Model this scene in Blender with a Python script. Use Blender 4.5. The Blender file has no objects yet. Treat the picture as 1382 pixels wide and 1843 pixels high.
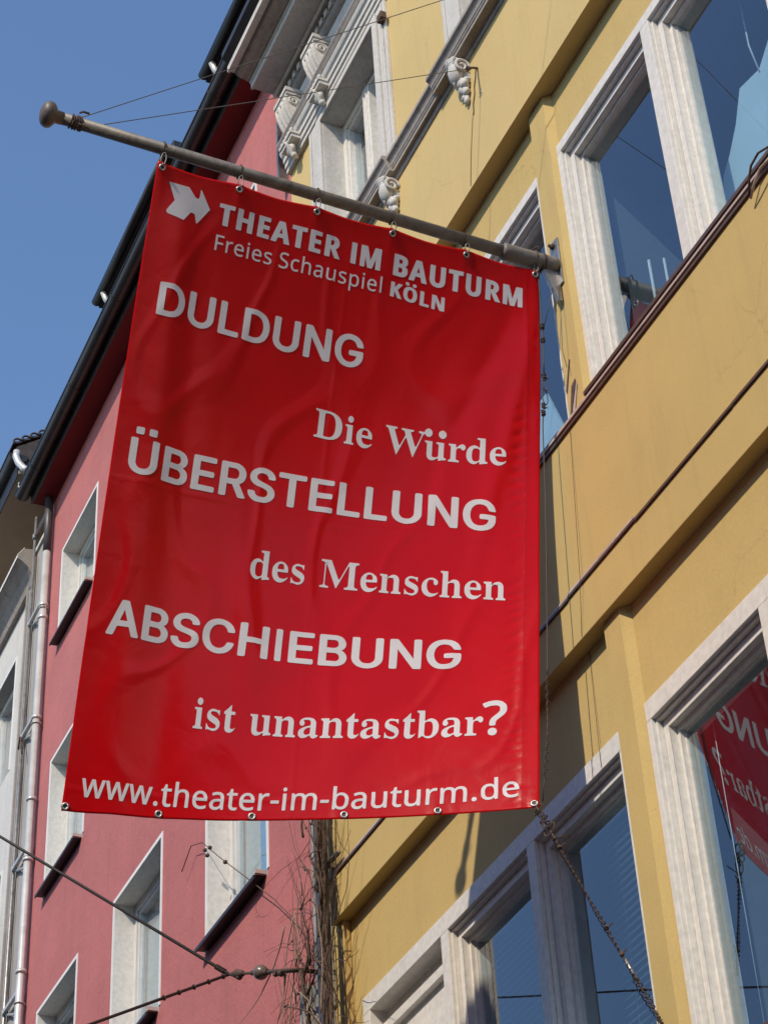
import bpy, bmesh, math, random, json
from mathutils import Vector, Matrix, noise

# ------------------------------------------------------------------ camera, sky, sun
K = 5.0 / 4.2                       # survey units -> metres, measured outwards from the eye point (0, 0, 1.6)
EYE = 1.6
def W(p):
    """survey coordinates (x along the street, y out of the facade plane, z up) to metres"""
    return Vector((p[0] * K, p[1] * K, (p[2] - EYE) * K + EYE))

scene = bpy.context.scene
col = scene.collection
cam_data = bpy.data.cameras.new('camera')
cam = bpy.data.objects.new('camera', cam_data)
col.objects.link(cam)
Rm = Matrix(((0.40325050, 0.57989788, 0.70788945), (0.91374477, -0.21324260, -0.34582957), (-0.04959365, 0.78628623, -0.61586884)))
cam.matrix_world = Matrix.Translation(W((0, -4.2, 1.6))) @ Rm.to_4x4()
cam_data.sensor_fit = 'VERTICAL'
cam_data.sensor_height = 24.0
cam_data.lens = 24.0 * 3800 / 1843
cam_data.clip_start = 0.1
cam_data.clip_end = 2000
scene.camera = cam

SUN = Vector((0.405, -0.652, 0.641)).normalized()      # direction towards the sun
world = bpy.data.worlds.new('World'); scene.world = world
world.use_nodes = True
wn = world.node_tree.nodes; wl = world.node_tree.links
sky = wn.new('ShaderNodeTexSky'); sky.sky_type = 'NISHITA'; sky.sun_disc = False
sky.sun_elevation = math.asin(SUN.z); sky.sun_rotation = math.atan2(SUN.x, SUN.y)
sky.air_density = 1.15; sky.dust_density = 0.3; sky.ozone_density = 5.0; sky.altitude = 50
bg = wn['Background']; bg.inputs['Strength'].default_value = 0.137
wl.new(sky.outputs['Color'], bg.inputs['Color'])
sun_data = bpy.data.lights.new('sun', 'SUN'); sun_data.energy = 2.75; sun_data.angle = math.radians(0.53)
sun_data.color = (1.0, 0.87, 0.68)
sun = bpy.data.objects.new('sun', sun_data); col.objects.link(sun)
sun.rotation_euler = SUN.to_track_quat('Z', 'Y').to_euler()
scene.view_settings.view_transform = 'Standard'; scene.view_settings.look = 'None'
scene.view_settings.exposure = 0.52; scene.view_settings.gamma = 1.0; scene.view_settings.use_curve_mapping = False
scene.cycles.use_denoising = True
scene.cycles.max_bounces = 8; scene.cycles.transparent_max_bounces = 12

# ------------------------------------------------------------------ materials
def new_mat(name):
    m = bpy.data.materials.new(name); m.use_nodes = True
    return m, m.node_tree.nodes, m.node_tree.links, m.node_tree.nodes['Principled BSDF']

def _noise(n, l, scale, detail=4, rough=.55, vec=None, dist=0.0):
    t = n.new('ShaderNodeTexNoise'); t.inputs['Scale'].default_value = scale; t.inputs['Detail'].default_value = detail
    t.inputs['Roughness'].default_value = rough; t.inputs['Distortion'].default_value = dist
    if vec is not None: l.new(vec, t.inputs['Vector'])
    return t

def _ramp(n, l, src, stops):
    r = n.new('ShaderNodeValToRGB'); l.new(src, r.inputs[0])
    e = r.color_ramp.elements
    e[0].position = stops[0][0]; e[0].color = stops[0][1]
    e[1].position = stops[-1][0]; e[1].color = stops[-1][1]
    for p, c in stops[1:-1]:
        k = e.new(p); k.color = c
    return r

def _mix(n, l, fac, a, b, mode='MIX'):
    m = n.new('ShaderNodeMix'); m.data_type = 'RGBA'; m.blend_type = mode
    for sock, v in ((0, fac), (6, a), (7, b)):
        if isinstance(v, (int, float)): m.inputs[sock].default_value = v
        elif isinstance(v, tuple): m.inputs[sock].default_value = v
        else: l.new(v, m.inputs[sock])
    return m.outputs[2]

def g1(v): return (v, v, v, 1)

def plaster(name, c, blot=.12, dirt=(.12, .09, .06), dirt_amt=.35, bump=.25, grain=90, streak=.3, rough=.85, spots=.0, fine=1.0, crack=0.0):
    """painted render: large soft colour drift, vertical rain streaks, fine grain relief, a few specks"""
    m, n, l, b = new_mat(name)
    tc = n.new('ShaderNodeTexCoord').outputs['Object']
    big = _noise(n, l, .9, 5, .6, tc)
    c0 = tuple(x * (1 - blot) for x in c) + (1,); c1 = tuple(min(1, x * (1 + blot)) for x in c) + (1,)
    base = _ramp(n, l, big.outputs['Fac'], [(.3, c0), (.7, c1)]).outputs[0]
    mp = n.new('ShaderNodeMapping'); l.new(tc, mp.inputs[0]); mp.inputs['Scale'].default_value = (7, 7, .45)
    st = _noise(n, l, 1.6, 6, .65, mp.outputs[0], .6)
    sr = _ramp(n, l, st.outputs['Fac'], [(.52, g1(0)), (.8, g1(1))])
    md = _noise(n, l, 2.3, 6, .7, tc)
    mr = _ramp(n, l, md.outputs['Fac'], [(.5, g1(0)), (.78, g1(1))])
    mul = n.new('ShaderNodeMath'); mul.operation = 'MULTIPLY'; l.new(sr.outputs[0], mul.inputs[0]); mul.inputs[1].default_value = streak
    base = _mix(n, l, mul.outputs[0], base, dirt + (1,))
    mul2 = n.new('ShaderNodeMath'); mul2.operation = 'MULTIPLY'; l.new(mr.outputs[0], mul2.inputs[0]); mul2.inputs[1].default_value = dirt_amt
    base = _mix(n, l, mul2.outputs[0], base, tuple(x * .55 + d * .45 for x, d in zip(c, dirt)) + (1,))
    fg = _noise(n, l, grain, 3, .6, tc)
    fr = _ramp(n, l, fg.outputs['Fac'], [(.3, g1(1 - .14 * fine)), (.7, g1(1 + .06 * fine))])
    base = _mix(n, l, 1.0, base, fr.outputs[0], 'MULTIPLY')
    if crack:                      # a few hairline cracks, broken up so that only pieces of them show
        wv0 = _noise(n, l, 1.4, 5, .6, tc); sub = n.new('ShaderNodeVectorMath'); sub.operation = 'SCALE'; sub.inputs['Scale'].default_value = .55
        l.new(wv0.outputs['Color'], sub.inputs[0]); av = n.new('ShaderNodeVectorMath'); av.operation = 'ADD'; l.new(tc, av.inputs[0]); l.new(sub.outputs[0], av.inputs[1])
        vo = n.new('ShaderNodeTexVoronoi'); vo.feature = 'DISTANCE_TO_EDGE'; vo.inputs['Scale'].default_value = .8; l.new(av.outputs[0], vo.inputs['Vector'])
        c1_ = _ramp(n, l, vo.outputs['Distance'], [(.0, g1(1)), (.0030, g1(0))])
        mk = _noise(n, l, .7, 2, .5, tc); mkr = _ramp(n, l, mk.outputs['Fac'], [(.53, g1(0)), (.62, g1(crack))])
        mm = n.new('ShaderNodeMath'); mm.operation = 'MULTIPLY'; l.new(c1_.outputs[0], mm.inputs[0]); l.new(mkr.outputs[0], mm.inputs[1])
        base = _mix(n, l, mm.outputs[0], base, tuple(x * .35 for x in c) + (1,))
    if spots:
        v = n.new('ShaderNodeTexVoronoi'); v.inputs['Scale'].default_value = 9; l.new(tc, v.inputs['Vector'])
        vr = _ramp(n, l, v.outputs['Distance'], [(.03, g1(1)), (.07, g1(0))])
        m3 = n.new('ShaderNodeMath'); m3.operation = 'MULTIPLY'; l.new(vr.outputs[0], m3.inputs[0]); m3.inputs[1].default_value = spots
        base = _mix(n, l, m3.outputs[0], base, dirt + (1,))
    l.new(base, b.inputs['Base Color'])
    b.inputs['Roughness'].default_value = rough
    bp = n.new('ShaderNodeBump'); bp.inputs['Strength'].default_value = bump; bp.inputs['Distance'].default_value = .004
    ad = n.new('ShaderNodeMath'); ad.operation = 'ADD'
    wv = _noise(n, l, 5, 4, .5, tc); sc = n.new('ShaderNodeMath'); sc.operation = 'MULTIPLY'; l.new(wv.outputs['Fac'], sc.inputs[0]); sc.inputs[1].default_value = 3
    l.new(fg.outputs['Fac'], ad.inputs[0]); l.new(sc.outputs[0], ad.inputs[1])
    l.new(ad.outputs[0], bp.inputs['Height']); l.new(bp.outputs[0], b.inputs['Normal'])
    return m

def simple(name, c, rough=.5, metal=0.0, var=.15, scale=12, bump=.1, spec=.5, stain=None, stain_amt=.5, coat=0.0):
    m, n, l, b = new_mat(name)
    tc = n.new('ShaderNodeTexCoord').outputs['Object']
    t = _noise(n, l, scale, 5, .6, tc)
    base = _ramp(n, l, t.outputs['Fac'], [(.3, tuple(x * (1 - var) for x in c) + (1,)), (.7, tuple(min(1, x * (1 + var)) for x in c) + (1,))]).outputs[0]
    if stain:
        s = _noise(n, l, scale * .45, 7, .72, tc, .8)
        sr = _ramp(n, l, s.outputs['Fac'], [(.48, g1(0)), (.72, g1(stain_amt))])
        base = _mix(n, l, sr.outputs[0], base, stain + (1,))
    l.new(base, b.inputs['Base Color'])
    b.inputs['Roughness'].default_value = rough; b.inputs['Metallic'].default_value = metal
    b.inputs['Specular IOR Level'].default_value = spec; b.inputs['Coat Weight'].default_value = coat
    if bump:
        bp = n.new('ShaderNodeBump'); bp.inputs['Strength'].default_value = bump; bp.inputs['Distance'].default_value = .003
        t2 = _noise(n, l, scale * 5, 4, .6, tc); l.new(t2.outputs['Fac'], bp.inputs['Height']); l.new(bp.outputs[0], b.inputs['Normal'])
    return m

def glass_mat(name, tint=(.80, .88, .92), boost=2.25):
    """double glazing: a mirror that strengthens at grazing angles over clear glass"""
    m, n, l, b = new_mat(name)
    n.remove(b)
    out = n['Material Output']
    gl = n.new('ShaderNodeBsdfGlossy'); gl.inputs['Roughness'].default_value = 0.004; gl.inputs['Color'].default_value = (.93, .96, 1, 1)
    tr = n.new('ShaderNodeBsdfTransparent'); tr.inputs['Color'].default_value = tint + (1,)
    fr = n.new('ShaderNodeFresnel'); fr.inputs['IOR'].default_value = 1.52
    mu = n.new('ShaderNodeMath'); mu.operation = 'MULTIPLY'; mu.use_clamp = True; mu.inputs[1].default_value = boost
    geo = n.new('ShaderNodeNewGeometry'); inv = n.new('ShaderNodeMath'); inv.operation = 'SUBTRACT'; inv.inputs[0].default_value = 1
    l.new(geo.outputs['Backfacing'], inv.inputs[1]); m2 = n.new('ShaderNodeMath'); m2.operation = 'MULTIPLY'
    l.new(fr.outputs[0], m2.inputs[0]); l.new(inv.outputs[0], m2.inputs[1]); l.new(m2.outputs[0], mu.inputs[0])
    tc = n.new('ShaderNodeTexCoord').outputs['Object']
    wob = _noise(n, l, .9, 1, .4, tc)
    bp = n.new('ShaderNodeBump'); bp.inputs['Strength'].default_value = .12; bp.inputs['Distance'].default_value = .01
    l.new(wob.outputs['Fac'], bp.inputs['Height']); l.new(bp.outputs[0], gl.inputs['Normal'])
    mx = n.new('ShaderNodeMixShader'); l.new(mu.outputs[0], mx.inputs[0]); l.new(tr.outputs[0], mx.inputs[1]); l.new(gl.outputs[0], mx.inputs[2])
    l.new(mx.outputs[0], out.inputs['Surface'])
    return m

M = {}
M['yellow'] = plaster('yellow_render', (.545, .392, .147), blot=.05, dirt=(.16, .12, .07), dirt_amt=.20, bump=.16, streak=.14, spots=.18, fine=.6, crack=.3)
M['yellow_up'] = plaster('pale_yellow_render', (.60, .44, .185), blot=.04, dirt=(.22, .16, .08), dirt_amt=.15, bump=.14, streak=.14, fine=.5, crack=.3)
M['pink'] = plaster('pink_render', (.46, .145, .140), blot=.10, dirt=(.10, .03, .03), dirt_amt=.15, bump=.7, grain=60, streak=.2)
M['soffit_shaded'] = plaster('shaded_pink_soffit_paint', (.20, .018, .018), blot=.1, dirt_amt=.1, streak=.05)  # same paint as the pink wall, darkened for the shade under the eaves
M['white_wall'] = plaster('white_render', (.60, .585, .56), blot=.08, dirt=(.16, .14, .12), dirt_amt=.35, bump=.6, grain=50, streak=.35)
M['grey_wall'] = plaster('grey_render', (.36, .345, .33), blot=.1, dirt=(.13, .11, .1), dirt_amt=.5, bump=.5, streak=.5)
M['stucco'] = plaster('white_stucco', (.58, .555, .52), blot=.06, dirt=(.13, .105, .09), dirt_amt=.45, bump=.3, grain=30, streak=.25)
M['stucco_dark'] = plaster('dark_streaked_stucco', (.34, .30, .27), blot=.15, dirt=(.07, .055, .05), dirt_amt=.8, bump=.4, grain=30, streak=.7)  # darker streaked stucco; carries painted shade on the round bed mould
M['frame'] = plaster('white_window_paint', (.72, .69, .64), blot=.025, dirt=(.22, .17, .14), dirt_amt=.16, bump=.02, grain=25, streak=.07, rough=.5)
M['pvc'] = simple('white_plastic_frame', (.62, .62, .60), rough=.4, var=.05, stain=(.3, .29, .27), stain_amt=.4)
M['trim'] = simple('white_trim_paint', (.74, .73, .71), rough=.6, var=.05, scale=8)
M['glass'] = glass_mat('window_glass')
M['black_metal'] = simple('black_sheet_metal', (.018, .017, .018), rough=.42, var=.3, scale=6, stain=(.06, .05, .045), stain_amt=.5)
M['sill_metal'] = simple('dark_brown_sill', (.095, .055, .042), rough=.5, var=.2, scale=14, stain=(.12, .09, .08))
M['sill_light'] = simple('pinkish_sill_strip', (.50, .40, .36), rough=.6, var=.12, scale=14, stain=(.15, .1, .08))
M['gutter'] = simple('dark_brown_gutter', (.030, .024, .022), rough=.38, var=.3, scale=3, stain=(.07, .055, .045), stain_amt=.6)
M['zinc'] = simple('pale_zinc_pipe', (.62, .61, .58), rough=.36, metal=.35, var=.12, scale=5, stain=(.25, .22, .2), stain_amt=.4)
M['steel'] = simple('galvanised_steel', (.36, .35, .34), rough=.42, metal=.8, var=.2, scale=20, stain=(.12, .09, .07), stain_amt=.6)
M['dark_pipe'] = simple('dark_grey_downpipe', (.055, .052, .055), rough=.45, var=.2, scale=6, stain=(.12, .10, .09))
M['pole'] = simple('weathered_pole_paint', (.19, .165, .14), rough=.52, var=.22, scale=18, bump=.3, stain=(.05, .04, .035), stain_amt=.8)
M['knob'] = simple('dull_brown_knob', (.13, .10, .085), rough=.5, var=.2, scale=14, stain=(.05, .035, .03))
M['rust'] = simple('rusty_iron', (.085, .05, .035), rough=.8, var=.5, scale=60, bump=.6, stain=(.03, .022, .02))
M['wire'] = simple('dark_steel_wire', (.035, .03, .028), rough=.55, var=.3, scale=60)
M['wire_grey'] = simple('grey_steel_wire', (.10, .095, .09), rough=.5, var=.3, scale=60)
M['porcelain'] = simple('brown_porcelain', (.13, .105, .085), rough=.28, var=.2, scale=20, stain=(.05, .04, .03))
M['vine'] = simple('dry_vine_bark', (.095, .06, .042), rough=.85, var=.5, scale=50, bump=.6)
M['vine_light'] = simple('pale_dry_stem', (.30, .21, .15), rough=.85, var=.3, scale=50)
M['room'] = simple('unlit_room_paint', (.14, .15, .17), rough=.9, var=.1)
M['curtain'] = simple('pale_curtain_cloth', (.55, .56, .52), rough=.9, var=.06, scale=20)
M['sheet'] = simple('pale_blue_sheet', (.60, .74, .80), rough=.8, var=.05, scale=5)
M['blind'] = simple('pale_blind_slat', (.50, .53, .55), rough=.5, var=.05)
M['asphalt'] = simple('asphalt', (.055, .055, .057), rough=.9, var=.25, scale=30, bump=.4)
M['paving'] = simple('pavement_slab', (.26, .25, .235), rough=.85, var=.15, scale=14, bump=.3)
M['tile'] = simple('dark_roof_tile', (.06, .045, .042), rough=.8, var=.3, scale=10)
M['beige'] = plaster('beige_soffit_board', (.42, .33, .23), blot=.1, dirt=(.1, .07, .05), dirt_amt=.4, streak=.05, spots=.5)

def banner_mat(name, c, rough, rough_var=.1):
    m, n, l, b = new_mat(name)
    tc = n.new('ShaderNodeTexCoord').outputs['Object']
    t = _noise(n, l, 2.2, 5, .6, tc)
    base = _ramp(n, l, t.outputs['Fac'], [(.3, tuple(x * .93 for x in c) + (1,)), (.7, tuple(min(1, x * 1.05) for x in c) + (1,))]).outputs[0]
    l.new(base, b.inputs['Base Color'])
    b.inputs['Roughness'].default_value = rough
    b.inputs['Specular IOR Level'].default_value = .21
    cr = _noise(n, l, 7, 5, .55, tc, .9)
    fine = _noise(n, l, 60, 3, .5, tc)
    s = n.new('ShaderNodeMath'); s.operation = 'MULTIPLY'; s.inputs[1].default_value = .08; l.new(fine.outputs['Fac'], s.inputs[0])
    a = n.new('ShaderNodeMath'); a.operation = 'ADD'; l.new(cr.outputs['Fac'], a.inputs[0]); l.new(s.outputs[0], a.inputs[1])
    bp = n.new('ShaderNodeBump'); bp.inputs['Strength'].default_value = .35; bp.inputs['Distance'].default_value = .006
    l.new(a.outputs[0], bp.inputs['Height']); l.new(bp.outputs[0], b.inputs['Normal'])
    b.inputs['Transmission Weight'].default_value = 0
    # a little daylight soaks through the vinyl
    out = n['Material Output']
    tl = n.new('ShaderNodeBsdfTranslucent'); l.new(base, tl.inputs['Color']); 
    mx = n.new('ShaderNodeMixShader'); mx.inputs[0].default_value = .16
    l.new(b.outputs[0], mx.inputs[1]); l.new(tl.outputs[0], mx.inputs[2]); l.new(mx.outputs[0], out.inputs['Surface'])
    return m
M['red'] = banner_mat('red_vinyl', (.55, .0018, .0038), .22)
M['print'] = banner_mat('white_print', (.72, .70, .74), .30)

# ------------------------------------------------------------------ mesh helpers
def push(k):
    """slide survey points along the sight line so that a plane measured at y lies at another depth"""
    return lambda p: (p[0] * k, (p[1] + 4.2) * k - 4.2, (p[2] - EYE) * k + EYE)
SHIFT = [None]; UP = (4.2 - .104) / (4.2 - .18)
class MB:
    def __init__(s): s.v = []; s.f = []; s.smooth = []
    def add(s, vs, fs, sm=False):
        o = len(s.v); s.v += [tuple(v) for v in vs]
        for f in fs: s.f.append([i + o for i in f]); s.smooth.append(sm)
        return s
    def box(s, x0, x1, y0, y1, z0, z1):
        vs = [(x, y, z) for x in (x0, x1) for y in (y0, y1) for z in (z0, z1)]
        return s.add(vs, [(0, 1, 3, 2), (4, 6, 7, 5), (0, 4, 5, 1), (2, 3, 7, 6), (0, 2, 6, 4), (1, 5, 7, 3)])
    def prism(s, prof, x0, x1, sm=False):
        """closed (y, z) outline swept along x"""
        n = len(prof)
        vs = [(x0, y, z) for y, z in prof] + [(x1, y, z) for y, z in prof]
        fs = [(i, (i + 1) % n, (i + 1) % n + n, i + n) for i in range(n)]
        s.add(vs, fs, sm); s.add(vs[:n], [tuple(range(n))[::-1]]); s.add(vs[n:], [tuple(range(n))]); return s
    def plate(s, poly, y0, y1):
        """closed (x, z) outline with thickness in y"""
        n = len(poly)
        vs = [(x, y0, z) for x, z in poly] + [(x, y1, z) for x, z in poly]
        s.add(vs, [(i, (i + 1) % n, (i + 1) % n + n, i + n) for i in range(n)] + [tuple(range(n))[::-1], tuple(range(n, 2 * n))]); return s
    def tube(s, pts, r, n=8, caps=True, r1=None, sm=True):
        pts = [Vector(p) for p in pts]; rings = []
        if len(pts) < 2: return s
        up = Vector((0, 0, 1))
        t0 = (pts[1] - pts[0]).normalized()
        a = t0.cross(up)
        if a.length < .05: a = t0.cross(Vector((1, 0, 0)))
        a.normalize()
        vs = []
        for i, p in enumerate(pts):
            t = (pts[min(i + 1, len(pts) - 1)] - pts[max(i - 1, 0)])
            if t.length < 1e-9: t = t0.copy()
            t.normalize()
            a = (a - a.dot(t) * t)
            if a.length < 1e-6: a = t.cross(Vector((.3, .5, .8)))
            a.normalize(); b = t.cross(a)
            rr = r if not callable(r) else r(i / (len(pts) - 1))
            if r1 is not None: rr = r + (r1 - r) * i / (len(pts) - 1)
            for k in range(n):
                th = 2 * math.pi * k / n
                vs.append(tuple(p + rr * (math.cos(th) * a + math.sin(th) * b)))
        m = len(pts)
        fs = [(i * n + k, i * n + (k + 1) % n, (i + 1) * n + (k + 1) % n, (i + 1) * n + k) for i in range(m - 1) for k in range(n)]
        s.add(vs, fs, sm)
        if caps: s.add(vs[:n], [tuple(range(n))[::-1]]); s.add(vs[-n:], [tuple(range(n))])
        return s
    def lathe(s, origin, axis, prof, n=20):
        """prof: list of (distance along axis, radius)"""
        o = Vector(origin); t = Vector(axis).normalized()
        a = t.orthogonal().normalized(); b = t.cross(a); vs = []
        for d, r in prof:
            for k in range(n):
                th = 2 * math.pi * k / n
                vs.append(tuple(o + t * d + r * (math.cos(th) * a + math.sin(th) * b)))
        m = len(prof)
        fs = [(i * n + k, i * n + (k + 1) % n, (i + 1) * n + (k + 1) % n, (i + 1) * n + k) for i in range(m - 1) for k in range(n)]
        s.add(vs, fs, True); s.add(vs[:n], [tuple(range(n))[::-1]]); s.add(vs[-n:], [tuple(range(n))]); return s
    def ball(s, c, r, n=10, sz=(1, 1, 1)):
        c = Vector(c); vs = []; m = n // 2 + 1
        for i in range(m):
            ph = math.pi * i / (m - 1)
            for k in range(n):
                th = 2 * math.pi * k / n
                vs.append((c.x + r * sz[0] * math.sin(ph) * math.cos(th), c.y + r * sz[1] * math.sin(ph) * math.sin(th), c.z + r * sz[2] * math.cos(ph)))
        fs = [(i * n + k, (i + 1) * n + k, (i + 1) * n + (k + 1) % n, i * n + (k + 1) % n) for i in range(m - 1) for k in range(n)]
        return s.add(vs, fs, True)
    def torus(s, c, axis, R, r, n=14, m=6, arc=2 * math.pi, start=0.0):
        c = Vector(c); t = Vector(axis).normalized(); a = t.orthogonal().normalized(); b = t.cross(a)
        pts = [c + R * (math.cos(start + arc * i / n) * a + math.sin(start + arc * i / n) * b) for i in range(n + 1)]
        return s.tube(pts, r, m)

world_loc = {}
def thing(name, label, cat, loc=(0, 0, EYE), group=None):
    o = bpy.data.objects.new(name, None); col.objects.link(o)
    o.location = W(loc); world_loc[o.name] = W(loc).copy(); o.empty_display_size = .2
    o['label'] = label; o['category'] = cat
    if group: o['group'] = group
    return o

def tag(o, label, cat, group=None):
    o['label'] = label; o['category'] = cat
    if group: o['group'] = group
    return o

def build(name, mb, mat, parent=None, origin=None, bevel=0.0, kind=None, label=None, recalc=True, subd=0):
    """ONE mesh object out of a mesh builder; vertices are given in survey coordinates"""
    if origin is not None and SHIFT[0] is not None: origin = SHIFT[0](origin)
    ow = W(origin) if origin is not None else (world_loc[parent.name].copy() if parent is not None else Vector((0, 0, 0)))
    me = bpy.data.meshes.new(name)
    vv = mb.v if SHIFT[0] is None else [SHIFT[0](v) for v in mb.v]
    me.from_pydata([tuple(W(v) - ow) for v in vv], [], mb.f)
    me.polygons.foreach_set('use_smooth', mb.smooth)
    if recalc:
        bm = bmesh.new(); bm.from_mesh(me); bmesh.ops.remove_doubles(bm, verts=bm.verts, dist=1e-5)
        bmesh.ops.recalc_face_normals(bm, faces=bm.faces); bm.to_mesh(me); bm.free()
    me.materials.append(mat)
    o = bpy.data.objects.new(name, me); col.objects.link(o)
    if parent is not None:
        o.parent = parent; o.location = ow - world_loc[parent.name]
    else: o.location = ow
    world_loc[o.name] = ow
    if bevel:
        md = o.modifiers.new('bevel', 'BEVEL'); md.width = bevel * K; md.segments = 2; md.limit_method = 'ANGLE'; md.angle_limit = math.radians(40)
    if subd:
        md = o.modifiers.new('sub', 'SUBSURF'); md.levels = subd; md.render_levels = subd
    if kind: o['kind'] = kind
    if label: o['label'] = label
    return o

def copy_part(src, parent, delta, recurse=True):
    """copy of a part (and its sub-parts), shifted by delta in survey units"""
    c = src.copy(); col.objects.link(c); c.parent = parent
    kk = K * (UP if SHIFT[0] is not None else 1)
    c.location = src.location + Vector(delta) * kk
    world_loc[c.name] = world_loc[src.name] + Vector(delta) * kk
    if recurse:
        for ch in [x for x in src.children]:
            g = ch.copy(); col.objects.link(g); g.parent = c; world_loc[g.name] = world_loc[ch.name] + Vector(delta) * K
    return c

def wall(x0, x1, z0, z1, y0, y1, holes):
    """front sheet with real openings and reveals; y0 front, y1 back; holes = (xa, xb, za, zb)"""
    mb = MB()
    xs = sorted({x0, x1} | {h[i] for h in holes for i in (0, 1)}); zs = sorted({z0, z1} | {h[i] for h in holes for i in (2, 3)})
    inh = lambda x, z: any(h[0] < x < h[1] and h[2] < z < h[3] for h in holes)
    for i in range(len(xs) - 1):
        for j in range(len(zs) - 1):
            if xs[i] < x0 or xs[i + 1] > x1 or zs[j] < z0 or zs[j + 1] > z1: continue
            if inh((xs[i] + xs[i + 1]) / 2, (zs[j] + zs[j + 1]) / 2): continue
            for y in (y0, y1):
                mb.add([(xs[i], y, zs[j]), (xs[i + 1], y, zs[j]), (xs[i + 1], y, zs[j + 1]), (xs[i], y, zs[j + 1])], [(0, 1, 2, 3)])
    for xa, xb, za, zb in list(holes) + [(x0, x1, z0, z1)]:
        mb.add([(xa, y0, za), (xb, y0, za), (xb, y0, zb), (xa, y0, zb), (xa, y1, za), (xb, y1, za), (xb, y1, zb), (xa, y1, zb)],
               [(0, 1, 5, 4), (1, 2, 6, 5), (2, 3, 7, 6), (3, 0, 4, 7)])
    return mb
rnd = random.Random(7)

# ------------------------------------------------------------------ the setting
def structure(name, mb, mat):
    o = build(name, mb, mat); o['kind'] = 'structure'; return o
structure('ground', MB().box(-400, 400, -400, 400, -.6, -.20), M['asphalt'])
structure('road', MB().box(-60, 60, -9.6, -2.2, -.195, -.15), M['asphalt'])
structure('pavement', MB().box(-60, 60, -2.2, 3, -.19, 0.0), M['paving'])

# unseen terrace across the street, added to cut sky fill but not the sun
OB = thing('opposite_building', 'unseen plain grey terrace added across the street behind the viewer', 'building', (-5, -13, 0))
oh = [(x, x + 1.1, z, z + 1.6) for x in [-40 + 2.4 * i for i in range(30)] for z in (3.6, 6.6, 9.4)]
build('wall', wall(-42, 34, -.15, 12.0, -12.0, -12.3, oh), M['grey_wall'], OB)
build('wall', MB().box(-42, 34, -20, -12.31, -.15, 12.0), M['room'], OB)
build('roof', MB().prism([(-11.8, 12.01), (-20, 12.6), (-20, 12.01)], -42, 34), M['tile'], OB)

# ------------------------------------------------------------------ yellow building
YB = thing('yellow_building', 'yellow rendered house with white framed windows and white stucco cornice, right of the pink house', 'building', (-3, .5, 0))
XR = 2.6                               # right end of what is modelled
groups = [(-9.185, 'L'), (-6.238, 'R'), (-3.30, 'R'), (-.36, 'R')]
def bays(x0, kind):
    if kind == 'L': return [(x0 + .083, x0 + .934), (x0 + 1.014, x0 + 1.846), (x0 + 1.921, x0 + 2.712)], x0 + 2.747
    return [(x0 + .037, x0 + .867), (x0 + .943, x0 + 1.775), (x0 + 1.85, x0 + 2.68)], x0 + 2.72
rows = [  # frame top, frame inner top, sill top, lintel soffit z, dx
    (6.322, 6.228, 4.62, 6.833, 0.0, 4.50),
    (9.772, 9.706, 7.90, 10.170, -.045, 7.875)]

# recessed wall strips round the windows (y = 0)
for ftop, fin, sill, sof, dx, bot in rows:
    holes = []
    for gx, k in groups:
        b, xe = bays(gx + dx, k)
        holes.append((gx + dx, xe, bot, ftop))
    o = build('wall', wall(-9.56, XR, bot, sof, 0.0, .22, holes), M['yellow'], YB)
# spandrel bands: proud of the wall, lit faces with deep soffits
def band(z0, z1, yo, x0, mat, name='wall'):
    return build(name, MB().box(x0, XR, yo, .24, z0, z1), mat, YB, bevel=.004)
band(6.834, 7.955, -.078, -9.40, M['yellow'])
band(3.45, 4.60, -.078, -9.40, M['yellow'])
build('wall', MB().box(-9.56, -9.401, -.002, .22, 6.835, 7.954), M['yellow'], YB)
band(0.0, 3.45, -.02, -9.262, M['yellow'])
# upper wall with real openings (measured on the plane y = -.18, standing at y = -.104)
SHIFT[0] = push(UP)
UZ0, UZ1, UY = 10.015, 13.30, -.18
uw = []
ux = -8.755
while ux < XR - 1: uw.append(ux); ux += 2.0
uholes = [(x, x + .87, 11.07, 12.50) for x in uw]
build('wall', wall(-9.372, XR, UZ0, UZ1, UY, .10, uholes), M['yellow_up'], YB)
build('wall', MB().box(-9.372, XR, .11, .35, 10.1, 13.5), M['room'], YB)
SHIFT[0] = None
# solid core behind, so that no daylight leaks in; rooms are closed boxes
build('wall', MB().box(-9.26, XR, 2.6, 2.9, 0, 13.5).box(-9.26, -9.20, .23, 2.6, 0, 13.5).box(XR - .05, XR, .23, 2.6, 0, 13.5), M['room'], YB)
for z0, z1 in ((3.4, 4.4), (6.80, 7.78), (10.02, 10.3)):
    build('floor_slab', MB().box(-9.19, XR - .06, .245, 2.59, z0, z1), M['room'], YB)
for gx in (-6.32, -3.36, -.42):
    build('room_partition', MB().box(gx, gx + .1, .23, 2.59, 4.41, 6.79).box(gx, gx + .1, .23, 2.59, 7.79, 10.01), M['room'], YB)

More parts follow.
